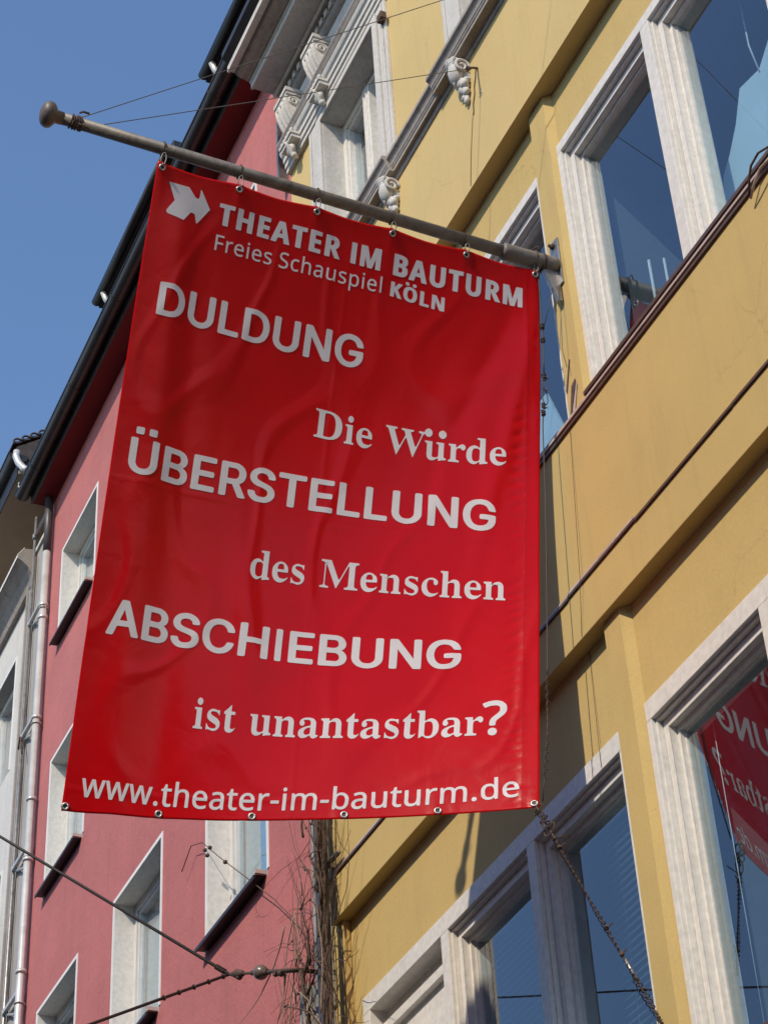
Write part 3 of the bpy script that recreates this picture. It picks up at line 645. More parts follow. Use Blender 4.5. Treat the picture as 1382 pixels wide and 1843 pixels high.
GLYPHS = r'''{"A":{"D":[514,"45,-9 64,-15 244,-15 294,-7 341,8 368,21 410,54 431,77 460,127 477,179 485,251 483,299 472,351 447,408 419,448 390,474 341,502 311,512 261,523 64,523 52,520 41,513 38,504 38,4","149,437 229,438 259,435 286,427 323,406 336,392 362,348 372,311 378,261 375,216 370,187 362,162 339,120 323,104 294,85 241,72 148,74"],"U":[529,"473,518 454,524 396,524 378,518 370,508 370,163 367,146 357,118 335,91 304,72 279,67 222,70 194,82 183,91 164,112 150,143 148,158 148,506 145,513 134,521 121,524 64,524 52,521 41,514 38,506 38,156 48,108 65,73 79,54 110,23 144,2 192,-15 236,-23 281,-23 344,-10 391,12 410,26 446,64 467,103 475,126 480,158 480,506"],"L":[405,"52,520 41,513 38,504 38,4 41,-5 52,-12 64,-15 356,-15 375,-9 383,4 383,54 379,62 369,70 356,72 148,74 147,506 140,516 124,522 64,523"],"N":[535,"45,516 38,504 38,4 41,-5 52,-12 64,-15 121,-15 140,-9 147,2 149,339 366,-5 377,-12 389,-15 459,-15 478,-9 485,4 485,504 481,513 471,520 459,523 401,523 383,516 375,506 376,168 159,510 151,517 134,523 64,523"],"G":[532,"247,531 192,520 149,503 110,477 79,446 53,407 28,344 18,282 18,227 26,175 43,122 72,73 110,32 137,13 172,-4 194,-12 247,-22 289,-22 324,-17 371,-2 420,27 454,61 482,107 495,145 500,177 500,254 493,264 474,271 287,271 268,264 260,252 260,202 268,189 287,183 389,183 390,172 387,157 377,130 362,106 350,94 319,76 289,68 252,68 219,76 190,92 164,118 141,160 131,195 125,237 128,297 141,349 156,379 183,412 217,433 249,441 284,441 321,430 345,414 369,386 389,343 399,336 412,333 472,333 490,339 497,349 487,384 472,418 447,453 405,489 361,513 339,520 284,531"],"B":[468,"45,516 38,504 38,4 41,-5 52,-12 64,-15 271,-15 329,-5 383,21 409,45 417,57 432,87 440,119 440,156 437,171 432,188 420,213 385,251 358,266 385,286 399,302 415,332 420,352 420,394 417,408 396,455 370,484 351,497 326,510 276,522 64,523","148,213 269,215 303,201 324,178 332,153 332,124 324,100 308,84 289,75 269,72 149,73","148,302 149,437 246,438 269,435 284,430 299,418 312,388 313,356 305,334 290,316 271,305 249,300"],"E":[431,"390,-9 398,4 398,54 394,62 384,70 371,72 148,74 149,212 351,212 364,215 370,219 377,229 378,281 370,294 351,300 149,300 148,434 151,438 369,438 381,440 388,444 395,454 395,504 391,513 381,520 369,523 64,523 45,516 38,504 38,4 41,-5 52,-12 64,-15 371,-15"],"R":[461,"45,516 38,504 38,4 41,-5 52,-12 64,-15 121,-15 140,-9 148,4 148,181 229,182 235,178 330,-1 338,-9 356,-15 424,-15 443,-9 449,1 447,6 340,202 378,226 396,245 412,269 427,307 433,341 433,364 427,396 422,413 396,460 375,481 351,497 309,515 274,522 64,523","148,436 246,438 276,432 300,419 315,398 323,369 320,322 315,307 305,292 279,275 254,270 149,270"],"S":[459,"242,531 212,531 155,521 127,511 91,490 72,474 51,447 34,410 29,372 34,338 49,305 54,296 88,265 110,251 150,234 242,208 284,193 303,182 314,171 320,160 323,128 318,110 309,96 298,85 274,71 237,64 192,66 175,71 151,85 134,108 125,140 114,148 102,151 42,151 30,148 19,141 16,127 26,88 44,54 71,25 97,6 130,-9 165,-19 202,-24 247,-24 282,-19 319,-9 356,10 371,20 402,51 423,90 431,122 430,157 420,192 404,219 378,245 354,261 304,283 217,306 182,319 158,332 141,353 138,362 138,390 147,411 155,421 172,433 209,444 259,441 288,427 308,405 317,374 327,366 339,364 397,364 409,366 420,375 423,390 415,420 399,451 368,485 349,498 314,516 279,526"],"T":[461,"196,-15 255,-15 272,-9 279,2 280,436 413,438 430,443 439,454 439,504 436,513 425,520 413,523 36,523 17,516 10,506 10,454 13,448 23,440 36,438 169,436 169,4 177,-9"],"A":[492,"205,523 186,516 179,508 172,491 2,23 -5,1 -3,-3 8,-12 20,-15 83,-15 101,-9 109,2 153,127 323,128 331,118 367,14 379,-9 398,-15 458,-15 475,-10 484,4 479,21 299,508 290,517 275,522","240,377 296,214 183,213 237,376"],"C":[522,"369,510 309,528 287,531 227,528 167,510 118,482 84,451 59,416 38,374 26,334 18,282 20,204 28,165 38,135 61,90 84,58 120,24 172,-4 224,-19 247,-22 289,-22 356,-7 389,8 420,29 459,71 485,120 495,157 488,169 469,176 409,175 399,173 389,166 369,118 338,87 301,71 287,68 247,68 212,78 180,99 156,130 136,175 125,237 128,297 136,334 153,374 172,401 190,417 219,433 252,441 284,441 316,433 336,423 364,398 380,369 388,345 399,336 412,333 469,333 481,336 492,343 495,352 485,389 457,441 420,479"],"H":[529,"473,-9 480,4 480,504 476,513 466,520 454,523 396,523 384,520 373,511 370,504 369,305 151,305 148,309 148,504 145,511 134,520 121,523 64,523 45,516 38,504 38,4 41,-5 52,-12 64,-15 121,-15 140,-9 147,2 149,217 366,218 370,214 370,2 378,-9 396,-15 454,-15"],"I":[212,"79,-15 121,-15 133,-12 144,-5 147,4 147,504 140,516 121,523 79,523 67,520 56,513 52,504 52,4 60,-9"],"Ü":[529,"473,518 454,524 396,524 378,518 370,508 370,163 367,146 357,118 335,91 304,72 279,67 222,70 194,82 183,91 164,112 150,143 148,158 148,506 145,513 134,521 121,524 64,524 52,521 41,514 38,506 38,156 48,108 65,73 79,54 110,23 144,2 192,-15 236,-23 281,-23 344,-10 391,12 410,26 446,64 467,103 475,126 480,158 480,506","216,594 220,603 220,676 213,688 194,694 121,694 109,691 99,684 95,676 95,603 103,591 121,584 194,584 206,587","416,594 420,603 420,676 413,688 394,694 321,694 309,691 299,684 295,676 295,603 303,591 321,584 394,584 406,587"]},"S":{"D":[481,"25,461 22,456 24,432 48,430 67,421 74,413 82,376 82,71 79,52 70,34 56,28 29,22 29,-5 34,-8 229,-8 288,-2 346,15 397,49 434,97 454,154 460,204 460,266 452,308 432,358 414,385 390,409 356,432 328,445 283,457 246,462","194,33 181,40 175,59 175,399 180,416 189,422 199,425 244,425 273,420 302,404 326,377 342,343 354,288 357,256 355,169 344,119 337,99 319,68 305,54 281,40 256,33"],"i":[183,"32,317 28,311 28,289 32,285 44,285 54,280 61,256 61,54 54,32 49,28 32,25 27,20 26,-3 32,-8 169,-7 173,-3 173,18 167,25 157,25 147,32 141,51 140,313 134,318","99,355 121,364 134,377 143,396 143,431 135,446 118,464 102,470 83,464 67,448 58,426 58,397 66,379 81,364"],"e":[286,"168,325 144,325 119,317 84,296 66,277 42,241 35,221 27,181 30,109 40,74 56,42 73,20 97,1 119,-10 151,-18 193,-10 219,4 261,42 277,69 277,78 271,82 252,64 230,53 218,50 166,53 144,64 131,77 117,106 112,131 111,157 268,157 274,161 274,204 272,221 267,241 253,270 214,309 198,317","110,201 109,229 115,256 121,270 132,284 149,290 176,290 190,285 198,277 207,249 209,229 208,200"],"W":[596,"-8,458 -7,434 22,423 37,398 178,-13 182,-14 187,-7 302,290 311,302 323,301 327,295 432,-9 437,-12 442,-7 570,383 590,420 616,434 616,459 611,462 516,462 510,458 511,434 550,421 556,406 552,383 484,178 468,177 460,188 387,406 387,415 392,423 431,434 431,459 426,462 240,461 237,456 238,434 246,430 268,426 283,417 292,400 307,353 234,166 228,162 216,162 212,166 135,396 133,411 137,423 149,429 168,432 172,436 171,459 166,462 -2,462"],"u":[360,"21,316 19,311 20,290 44,281 51,268 54,251 54,64 62,31 81,1 98,-10 113,-15 128,-18 150,-15 180,-2 196,9 220,32 236,31 236,-6 240,-12 285,0 350,7 350,35 324,44 316,61 316,311 314,316 203,317 197,313 198,290 227,280 236,256 236,74 224,56 210,48 190,42 163,42 153,45 140,55 134,69 133,315 128,317"],"r":[272,"30,-7 184,-8 189,-5 189,20 184,25 157,28 151,31 143,42 141,56 141,191 143,211 154,238 166,249 177,252 202,252 209,250 233,221 247,215 266,224 278,239 283,269 280,288 272,305 261,316 239,325 230,325 210,317 193,306 169,282 154,262 138,264 138,311 134,317 34,318 29,315 28,289 32,285 44,285 55,278 61,256 61,54 54,32 49,28 32,25 26,18 26,-3"],"d":[355,"308,462 191,462 185,458 186,435 215,427 224,421 229,411 228,290 211,290 192,309 165,322 153,325 126,322 89,304 63,277 42,241 32,208 27,174 27,121 35,81 52,41 68,20 89,1 109,-10 138,-18 163,-12 184,-1 213,27 229,26 229,-6 234,-12 311,2 343,3 347,6 346,32 322,41 312,61 312,456","198,272 214,264 229,243 229,76 218,55 200,40 183,35 159,35 134,44 125,56 117,76 109,136 112,203 120,238 134,264 153,272"],"s":[273,"232,315 199,312 154,325 125,325 107,320 83,306 58,278 46,244 46,199 54,175 67,157 88,139 181,89 192,77 198,66 198,51 192,37 174,25 162,22 122,22 110,25 88,36 69,55 47,97 43,91 43,1 46,-4 65,2 82,2 147,-17 172,-15 211,4 235,31 245,54 251,86 248,126 237,152 206,184 118,229 107,237 98,254 101,271 115,285 124,287 177,287 206,271 232,233 236,239 236,309"],"M":[619,"608,460 603,462 463,462 455,458 331,162 325,153 310,152 302,164 178,460 173,462 24,461 22,456 23,432 58,427 68,422 75,415 81,401 82,64 72,39 58,30 23,22 23,-5 28,-8 155,-8 161,-3 160,22 128,28 116,33 105,42 99,59 101,375 115,375 121,366 272,7 280,-2 311,67 437,371 446,387 458,387 462,384 462,66 459,52 449,36 430,28 405,22 404,-3 410,-8 607,-6 609,-1 608,22 578,28 567,34 559,42 554,57 552,84 552,376 554,398 560,412 576,425 608,432"],"n":[366,"354,-5 355,18 349,25 333,29 326,37 323,49 323,226 320,251 315,271 308,286 286,311 262,322 232,325 201,314 173,294 159,278 144,277 141,279 141,311 137,317 32,318 27,315 26,292 54,277 61,254 61,54 54,32 44,25 32,25 26,18 26,-1 28,-6 167,-8 173,-3 172,20 167,25 148,29 141,46 141,229 158,251 182,262 224,262 233,259 240,243 243,224 243,54 237,32 211,18 212,-5 217,-8 349,-8"],"c":[278,"158,-18 188,-12 219,1 244,19 277,56 277,66 271,70 255,58 233,48 193,45 166,50 147,61 136,72 115,111 107,146 104,201 110,241 120,266 129,279 144,287 158,290 185,290 199,284 204,274 205,229 211,215 226,200 236,197 250,203 267,221 269,231 269,261 258,287 230,312 193,325 158,325 146,322 119,312 87,291 66,270 52,251 35,213 27,174 30,106 40,74 58,40 79,16 101,0 136,-15"],"h":[366,"30,462 26,458 26,437 54,422 61,401 61,54 54,32 44,25 32,25 26,18 27,-5 32,-8 167,-8 172,-5 172,20 167,25 148,29 141,46 141,231 158,251 172,260 182,262 224,262 233,259 238,251 243,224 243,54 237,32 211,18 211,-3 217,-8 353,-6 356,-1 355,18 349,25 333,29 326,37 323,47 323,226 315,271 302,295 286,311 269,320 234,325 215,320 193,309 157,275 142,275 139,460 134,462"],"t":[213,"134,422 89,366 28,302 29,273 54,270 55,267 55,57 58,37 69,11 85,-6 119,-17 154,-9 173,2 199,31 215,62 215,69 211,72 198,54 186,48 154,48 144,53 138,67 138,269 198,272 200,277 200,312 194,318 138,320 138,417"],"a":[329,"319,20 320,36 315,41 289,43 285,49 285,234 277,266 261,292 245,306 229,315 184,325 127,322 102,315 73,299 51,277 40,249 40,224 45,206 63,189 84,185 100,194 112,209 115,219 115,243 98,276 109,285 121,287 174,287 196,275 205,254 205,199 204,195 179,190 112,165 73,144 46,120 33,98 28,79 30,34 44,10 69,-10 84,-15 106,-15 144,-5 159,3 189,27 204,27 207,26 214,7 225,-6 242,-15 256,-18 286,-7 303,4","204,160 204,65 184,48 161,40 142,40 123,46 113,64 110,81 113,101 124,125 143,144 164,155 181,160"],"b":[346,"20,463 16,457 16,435 20,431 43,425 51,402 51,-7 56,-10 95,21 112,21 140,1 165,-11 182,-16 206,-16 234,-9 263,7 294,36 320,80 333,130 333,200 323,242 304,276 283,300 264,313 236,323 219,326 190,318 171,307 146,286 132,286 129,461 124,464","167,21 150,26 139,36 131,63 131,237 137,254 150,266 172,273 194,274 211,271 223,265 234,254 243,237 253,177 251,105 240,55 229,36 216,26 199,21"],"ü":[360,"20,316 18,311 19,290 43,281 52,263 53,76 63,29 74,10 85,-1 112,-15 126,-18 149,-15 178,-4 219,30 235,28 235,-6 239,-12 287,0 351,7 352,33 349,37 332,40 321,47 315,71 315,311 313,316 204,317 198,313 199,290 225,281 235,263 235,71 220,54 204,45 189,42 152,45 141,52 136,64 134,315 129,317","66,535 38,524 16,502 8,486 5,469 8,434 14,422 38,396 56,387 76,388 98,399 111,412 125,444 125,478 114,505 90,526","286,535 258,524 236,502 228,486 225,469 228,434 234,422 258,396 276,387 296,388 318,399 331,412 345,444 345,478 334,505 310,526"],"?":[368,"91,86 80,62 80,28 91,1 105,-12 134,-23 151,-24 176,-16 193,-1 207,28 207,58 198,81 182,98 158,108 131,109 109,101","114,149 166,149 181,156 185,165 185,202 196,231 217,258 262,295 308,341 332,380 339,405 342,420 342,460 332,500 321,521 277,565 251,578 218,588 178,594 151,594 94,586 26,563 5,553 -5,540 21,484 36,474 84,493 119,503 181,506 198,503 222,493 236,479 242,465 245,423 236,394 226,379 131,289 107,250 97,203 97,165 105,153"]},"T":{"T":[434,"259,-2 266,4 266,388 372,390 394,395 396,478 372,485 17,485 -5,480 -5,395 17,390 123,388 124,2 147,-5 242,-5"],"H":[559,"42,0 64,-5 159,-5 183,2 183,199 187,202 331,202 333,2 357,-5 449,-5 473,2 471,480 449,485 357,485 333,478 333,301 329,298 185,298 183,478 159,485 64,485 41,478"],"E":[421,"42,0 64,-5 332,-5 355,2 354,85 332,90 187,90 183,94 185,202 322,202 339,205 345,211 344,290 322,295 183,297 183,388 332,390 354,395 354,480 332,485 64,485 41,478"],"A":[508,"-19,1 4,-5 106,-5 128,0 160,103 166,110 300,109 333,2 339,-2 356,-5 459,-5 482,2 312,481 289,488 174,488 157,485 149,480","231,334 267,226 271,205 193,207"],"R":[488,"42,480 41,2 64,-5 159,-5 183,2 183,176 185,180 197,180 200,178 310,1 334,-5 439,-5 461,0 323,207 360,231 387,257 400,279 408,299 410,314 410,363 405,386 387,422 365,444 339,460 296,475 251,482 222,485 64,485","185,273 183,388 222,390 241,385 259,370 268,351 268,319 263,302 257,292 239,278 222,272"],"I":[245,"168,-2 175,4 175,478 151,485 54,485 37,482 30,476 30,2 54,-5 151,-5"],"M":[678,"593,478 569,485 439,485 422,482 414,478 314,173 219,478 211,482 194,485 64,485 42,480 41,2 64,-5 147,-5 170,2 172,232 243,2 267,-5 354,-5 376,0 457,242 458,2 482,-5 569,-5 591,0"],"B":[496,"42,480 41,2 64,-5 264,-5 324,5 346,13 388,36 418,69 428,89 435,121 435,163 430,186 422,205 409,222 395,234 354,254 385,269 404,288 418,314 423,336 423,379 418,401 404,428 388,444 361,460 334,470 286,480 237,485 64,485","185,205 251,202 263,199 279,185 290,158 290,137 279,110 265,96 249,90 183,92","185,295 183,388 244,390 260,384 273,371 280,346 278,327 269,310 261,303 244,295"],"U":[553,"39,478 37,152 42,120 50,97 76,53 105,27 144,6 176,-4 228,-12 276,-12 348,1 383,16 415,37 433,56 449,80 464,117 470,142 469,477 446,483 353,483 330,477 330,170 327,150 314,115 300,97 271,84 241,83 212,95 196,111 187,127 180,155 179,477 156,483 61,483"],"K":[491,"464,0 298,267 463,478 439,485 334,485 312,480 184,321 183,478 159,485 64,485 42,480 41,2 64,-5 159,-5 183,2 183,169 197,182 310,1 334,-5 442,-5"],"O":[580,"446,435 410,460 370,478 303,491 233,491 186,483 146,470 104,447 73,418 54,392 39,362 29,332 19,267 19,215 24,172 39,120 63,76 96,40 123,21 178,-1 243,-12 293,-12 345,-4 392,11 429,32 463,63 480,88 494,115 506,152 514,195 516,252 511,304 496,359 483,388 468,411","280,83 255,83 236,89 219,97 203,111 182,145 172,175 166,210 166,272 169,292 174,314 187,347 205,373 219,385 243,395 268,398 292,395 315,385 340,361 359,322 369,265 366,195 351,140 326,105 307,91"],"L":[424,"47,482 40,476 41,2 64,-5 352,-5 374,0 375,81 369,87 352,90 183,92 183,478 159,485 64,485"],"N":[591,"504,0 505,478 482,485 399,485 376,478 374,196 208,479 184,485 64,485 42,480 41,2 64,-5 147,-5 170,2 172,287 337,0 359,-5 482,-5"],"Ö":[580,"446,435 410,460 370,478 303,491 233,491 186,483 146,470 104,447 73,418 54,392 39,362 29,332 19,267 19,215 24,172 39,120 63,76 96,40 123,21 178,-1 243,-12 293,-12 345,-4 392,11 429,32 463,63 480,88 494,115 506,152 514,195 516,252 511,304 496,359 483,388 468,411","280,83 255,83 236,89 219,97 203,111 182,145 172,175 166,210 166,272 169,292 174,314 187,347 205,373 219,385 243,395 268,398 292,395 315,385 340,361 359,322 369,265 366,195 351,140 326,105 307,91","67,587 67,557 75,541 86,530 111,519 128,516 165,519 186,530 200,543 209,562 209,579 200,601 186,615 162,625 130,628 103,623 84,612 75,603","327,587 327,557 335,541 346,530 371,519 388,516 425,519 446,530 460,543 469,562 469,579 460,601 446,615 422,625 390,628 363,623 344,612 335,603"]},"F":{"F":[446,"79,-5 147,-5 155,2 157,237 379,238 387,244 388,304 381,312 156,314 156,503 396,505 403,514 403,569 396,577 82,578 73,571 73,4"],"r":[361,"70,-5 134,-5 143,2 143,241 148,273 161,306 186,339 225,362 244,368 289,368 311,364 315,369 323,421 323,431 314,440 252,442 215,432 176,406 139,363 136,374 133,418 126,434 72,435 63,428 63,4"],"e":[482,"278,439 260,442 206,442 166,432 127,411 90,377 72,350 57,320 42,263 39,238 42,164 52,121 73,77 85,59 114,31 132,18 163,2 208,-10 230,-13 308,-10 335,-5 375,7 396,21 397,78 390,86 348,70 303,59 238,57 201,65 174,78 155,94 137,124 127,154 123,197 408,197 416,204 417,263 411,300 401,333 386,363 370,384 342,411 310,429","124,264 134,308 155,344 173,359 193,369 215,374 255,374 275,369 302,353 321,323 332,283 331,264 328,262"],"i":[237,"69,-5 134,-5 142,2 143,426 136,435 71,435 63,428 63,4","123,592 114,595 84,592 66,578 60,566 58,556 60,527 66,515 84,500 104,496 123,500 139,513 147,527 150,536 147,566 141,578"],"s":[414,"43,13 85,-3 122,-11 145,-13 222,-11 249,-5 292,12 311,26 335,52 351,89 353,131 348,155 332,184 311,206 287,222 172,270 128,293 116,311 113,336 126,358 147,369 172,374 222,374 242,372 279,362 315,348 323,359 343,406 336,416 292,432 259,439 237,442 172,442 140,437 110,427 78,408 55,384 44,365 36,338 39,294 55,262 78,238 102,222 150,200 204,179 253,153 268,138 276,113 271,89 256,71 232,60 205,54 152,54 132,57 110,62 42,87 36,78 36,23"],"S":[470,"43,13 80,0 137,-11 225,-13 247,-10 274,-5 304,5 334,20 356,36 382,64 396,89 403,111 408,146 406,183 401,205 382,239 351,271 314,294 259,319 210,337 153,368 142,379 131,399 126,421 126,443 131,465 146,488 167,502 205,512 255,512 277,509 319,499 365,483 373,491 386,524 393,546 388,553 357,567 294,582 275,584 197,584 167,579 117,559 88,538 62,507 46,468 43,453 43,413 54,371 70,342 98,311 137,285 175,267 249,239 296,213 312,197 321,180 326,156 326,138 321,116 303,88 272,70 244,62 225,59 150,62 110,70 42,92 36,83 36,23"],"c":[415,"357,421 328,432 278,442 215,442 178,434 141,419 117,403 83,369 64,340 52,310 39,241 39,186 47,134 64,86 78,64 112,28 131,15 156,2 186,-8 220,-13 268,-13 313,-5 335,2 356,16 357,73 350,82 293,62 235,57 193,65 162,83 144,106 129,144 122,196 122,233 129,285 139,313 150,332 169,351 203,367 238,372 285,367 335,352 346,366 363,413"],"h":[526,"70,615 63,606 63,2 72,-5 134,-5 143,2 143,241 153,303 167,332 183,351 207,365 237,372 287,372 309,367 328,356 340,343 353,311 356,294 356,2 364,-5 429,-5 436,4 436,301 428,346 418,371 407,387 372,420 337,435 289,442 240,440 205,430 168,409 142,381 143,608 134,615"],"a":[480,"384,-4 389,3 389,318 379,363 361,394 334,418 313,429 278,439 256,442 206,442 171,437 126,424 84,406 80,400 82,391 100,349 106,343 166,367 203,374 248,374 268,369 284,361 298,347 307,325 312,268 310,265 288,262 231,262 153,252 116,239 77,216 50,185 40,165 32,133 35,84 42,61 53,42 74,18 103,0 153,-13 196,-13 238,-5 265,7 287,23 316,54 327,4 334,-4","309,203 309,148 307,134 291,97 272,78 235,60 208,54 171,54 158,57 141,65 126,77 117,96 115,128 122,155 142,178 163,189 203,199 271,204"],"u":[526,"63,433 58,426 58,126 61,104 71,69 92,34 123,8 155,-5 197,-13 240,-13 279,-5 304,5 326,18 355,46 358,40 364,1 368,-4 428,-4 433,3 432,429 425,434 360,434 351,428 351,171 343,129 333,104 322,87 306,73 274,60 230,54 192,60 166,73 154,89 144,114 141,128 141,428 132,434"],"p":[523,"70,-197 134,-197 143,-191 142,44 176,14 200,0 222,-7 247,-12 294,-12 312,-10 349,3 376,19 414,60 435,99 448,142 453,176 453,254 443,311 435,333 412,375 378,409 344,430 294,443 249,443 232,440 207,432 181,419 139,381 133,421 126,434 72,435 63,428 63,-189","272,55 249,55 217,60 186,76 172,90 158,114 146,169 143,244 148,286 158,318 167,335 181,351 205,365 234,373 279,373 294,370 326,354 337,343 355,311 365,278 371,244 371,186 368,167 360,134 343,97 326,76 309,65"],"l":[237,"72,-5 134,-5 143,4 143,606 134,615 72,615 63,606 63,4"]},"W":{"w":[640,"630,431 618,438 553,438 539,429 458,121 366,427 359,435 350,438 280,438 271,435 267,429 259,407 204,232 173,119 94,427 86,435 78,438 13,438 4,435 -1,429 2,417 118,1 130,-7 203,-7 218,3 301,262 315,318 337,237 409,2 423,-7 498,-7 506,-3 516,12 629,417"],".":[225,"56,79 48,57 48,33 53,13 65,-2 89,-16 114,-19 143,-7 159,9 167,33 168,50 162,72 148,90 121,103 96,104 70,93"],"t":[299,"266,-5 283,6 283,56 278,63 272,66 227,57 189,60 171,71 158,94 155,106 155,363 159,367 264,367 271,370 278,378 278,428 264,437 157,437 155,528 144,537 104,537 98,533 91,523 65,441 9,414 3,406 3,378 8,371 17,367 63,365 63,118 68,76 89,32 118,6 139,-5 182,-16 219,-16"],"h":[506,"70,617 63,614 58,606 58,2 72,-8 134,-8 148,2 148,241 158,303 172,332 188,351 222,367 237,370 287,370 309,365 323,356 335,343 348,311 351,294 351,2 364,-8 427,-8 434,-5 441,4 441,301 433,346 423,371 412,387 377,420 337,437 289,445 240,442 205,432 178,419 149,396 148,608 134,618"],"e":[462,"260,444 208,444 181,439 143,424 112,403 75,364 52,320 39,278 34,238 34,186 44,129 59,91 80,59 109,31 128,17 163,0 186,-8 230,-16 283,-16 323,-10 375,5 395,15 402,23 401,80 390,89 330,67 280,59 238,59 201,67 172,83 160,94 144,119 132,154 127,193 408,194 417,198 422,206 422,263 416,300 406,333 385,372 357,403 330,422 288,439","129,266 139,308 160,344 178,359 193,367 215,372 255,372 275,367 297,353 316,323 327,283 326,266 323,264"],"a":[460,"389,-4 394,3 394,318 384,363 366,394 339,418 313,432 278,442 256,444 206,444 171,439 126,427 79,406 75,400 77,391 95,349 106,340 166,364 203,372 246,372 278,362 293,347 302,325 307,271 305,267 288,264 231,264 153,254 116,242 72,216 45,185 35,165 27,133 30,84 42,51 56,32 79,11 103,-3 153,-16 196,-16 238,-8 270,7 313,44 322,4 329,-4 338,-8 381,-8","304,200 304,148 302,134 286,97 267,78 235,62 208,57 171,57 158,60 144,66 131,77 122,96 120,128 127,155 147,178 171,189 206,197 271,202"],"r":[341,"70,-7 134,-8 148,2 148,241 153,273 166,306 191,339 225,360 244,365 289,365 309,361 316,364 320,369 328,421 328,431 319,440 294,445 252,445 215,435 171,406 142,376 138,418 131,434 122,438 72,438 58,428 58,4 63,-4"],"-":[268,"237,185 237,245 226,253 36,254 22,245 22,185 34,176 223,176"],"i":[217,"69,-7 134,-8 147,2 148,426 143,434 136,437 71,438 58,428 58,4 63,-4","146,578 130,591 114,598 92,597 70,586 60,576 53,556 53,534 61,515 78,501 92,495 104,493 130,501 144,513 155,534 155,558"],"m":[760,"694,0 696,286 693,319 688,346 678,373 662,397 638,419 614,432 582,442 562,445 517,445 470,432 445,420 426,406 402,381 387,400 366,419 347,430 309,442 247,445 220,440 178,421 144,393 141,394 135,428 124,437 72,438 59,430 58,4 63,-4 72,-8 134,-8 148,2 148,241 153,286 161,313 174,340 192,357 207,365 229,370 274,370 294,365 314,348 325,326 331,301 331,4 336,-4 344,-8 407,-8 420,2 421,249 426,291 433,316 452,348 475,362 504,370 547,370 572,362 584,353 600,321 606,289 606,2 619,-8 682,-8"],"b":[503,"70,617 63,613 58,606 58,1 70,-8 117,-8 130,4 136,30 142,39 161,21 185,5 212,-8 232,-13 289,-16 337,-5 383,21 414,52 440,99 450,129 458,176 458,253 450,300 438,338 414,377 386,406 342,432 309,442 252,444 212,437 171,416 147,395 148,608 134,617","262,57 232,60 205,67 193,73 177,89 166,109 156,139 148,193 148,238 153,283 161,313 173,338 188,353 202,362 230,369 254,372 287,369 304,364 321,356 337,339 348,320 358,293 366,246 366,186 363,164 358,139 343,101 329,82 309,67 287,60"],"u":[506,"58,433 53,426 53,126 56,104 66,69 87,34 111,13 135,0 165,-10 197,-16 240,-16 287,-5 331,18 352,39 359,1 365,-5 372,-8 425,-8 433,-4 438,3 437,429 425,437 360,437 346,428 346,171 338,129 328,104 317,87 301,73 274,62 230,57 192,62 171,73 159,89 149,114 146,128 146,428 132,437 67,437"],"d":[503,"423,617 358,617 344,608 345,398 310,424 275,439 250,444 195,444 181,442 156,434 126,419 107,406 83,382 68,362 54,335 42,295 34,243 34,186 44,121 67,69 80,49 117,16 151,-3 203,-16 260,-13 285,-5 315,10 350,39 357,4 371,-8 420,-8 434,1 434,606 429,613","218,372 265,369 290,362 304,353 315,342 329,318 339,285 344,253 344,166 339,134 329,106 309,78 290,67 260,59 233,57 208,60 196,62 174,73 158,89 142,119 129,168 127,233 132,273 144,313 155,334 174,356 188,364"]}}'''

# ------------------------------------------------------------------ pink building
PB = thing('pink_building', 'pink rendered house with deep white window reveals and black gutter', 'building', (-12.8, 1, 0))
PX0, PX1 = -16.02, -9.645
cols = (-15.505, -13.52, -11.535); rowsP = ((12.645, 13.705), (10.09, 11.385), (7.715, 9.03), (5.35, 6.66), (3.0, 4.3))
ph = [(x, x + 1.045, a, b) for x in cols for a, b in rowsP]
build('wall', wall(PX0, PX1 + .08, 0, 14.62, 0.0, .24, ph), M['pink'], PB)
build('wall', MB().box(PX0 + .02, PX1 + .06, 2.2, 2.4, 0, 14.6).box(PX0, PX0 + .05, .241, 2.2, 0, 14.6).box(PX1 + .03, PX1 + .08, .241, 2.2, 0, 14.6), M['room'], PB)
for a, b in ((2.0, 2.9), (4.35, 5.3), (6.7, 7.66), (9.08, 10.04), (11.43, 12.6), (13.76, 14.6)):
    build('floor_slab', MB().box(PX0 + .06, PX1 + .02, .25, 2.19, a, b), M['room'], PB)
wsrc = None
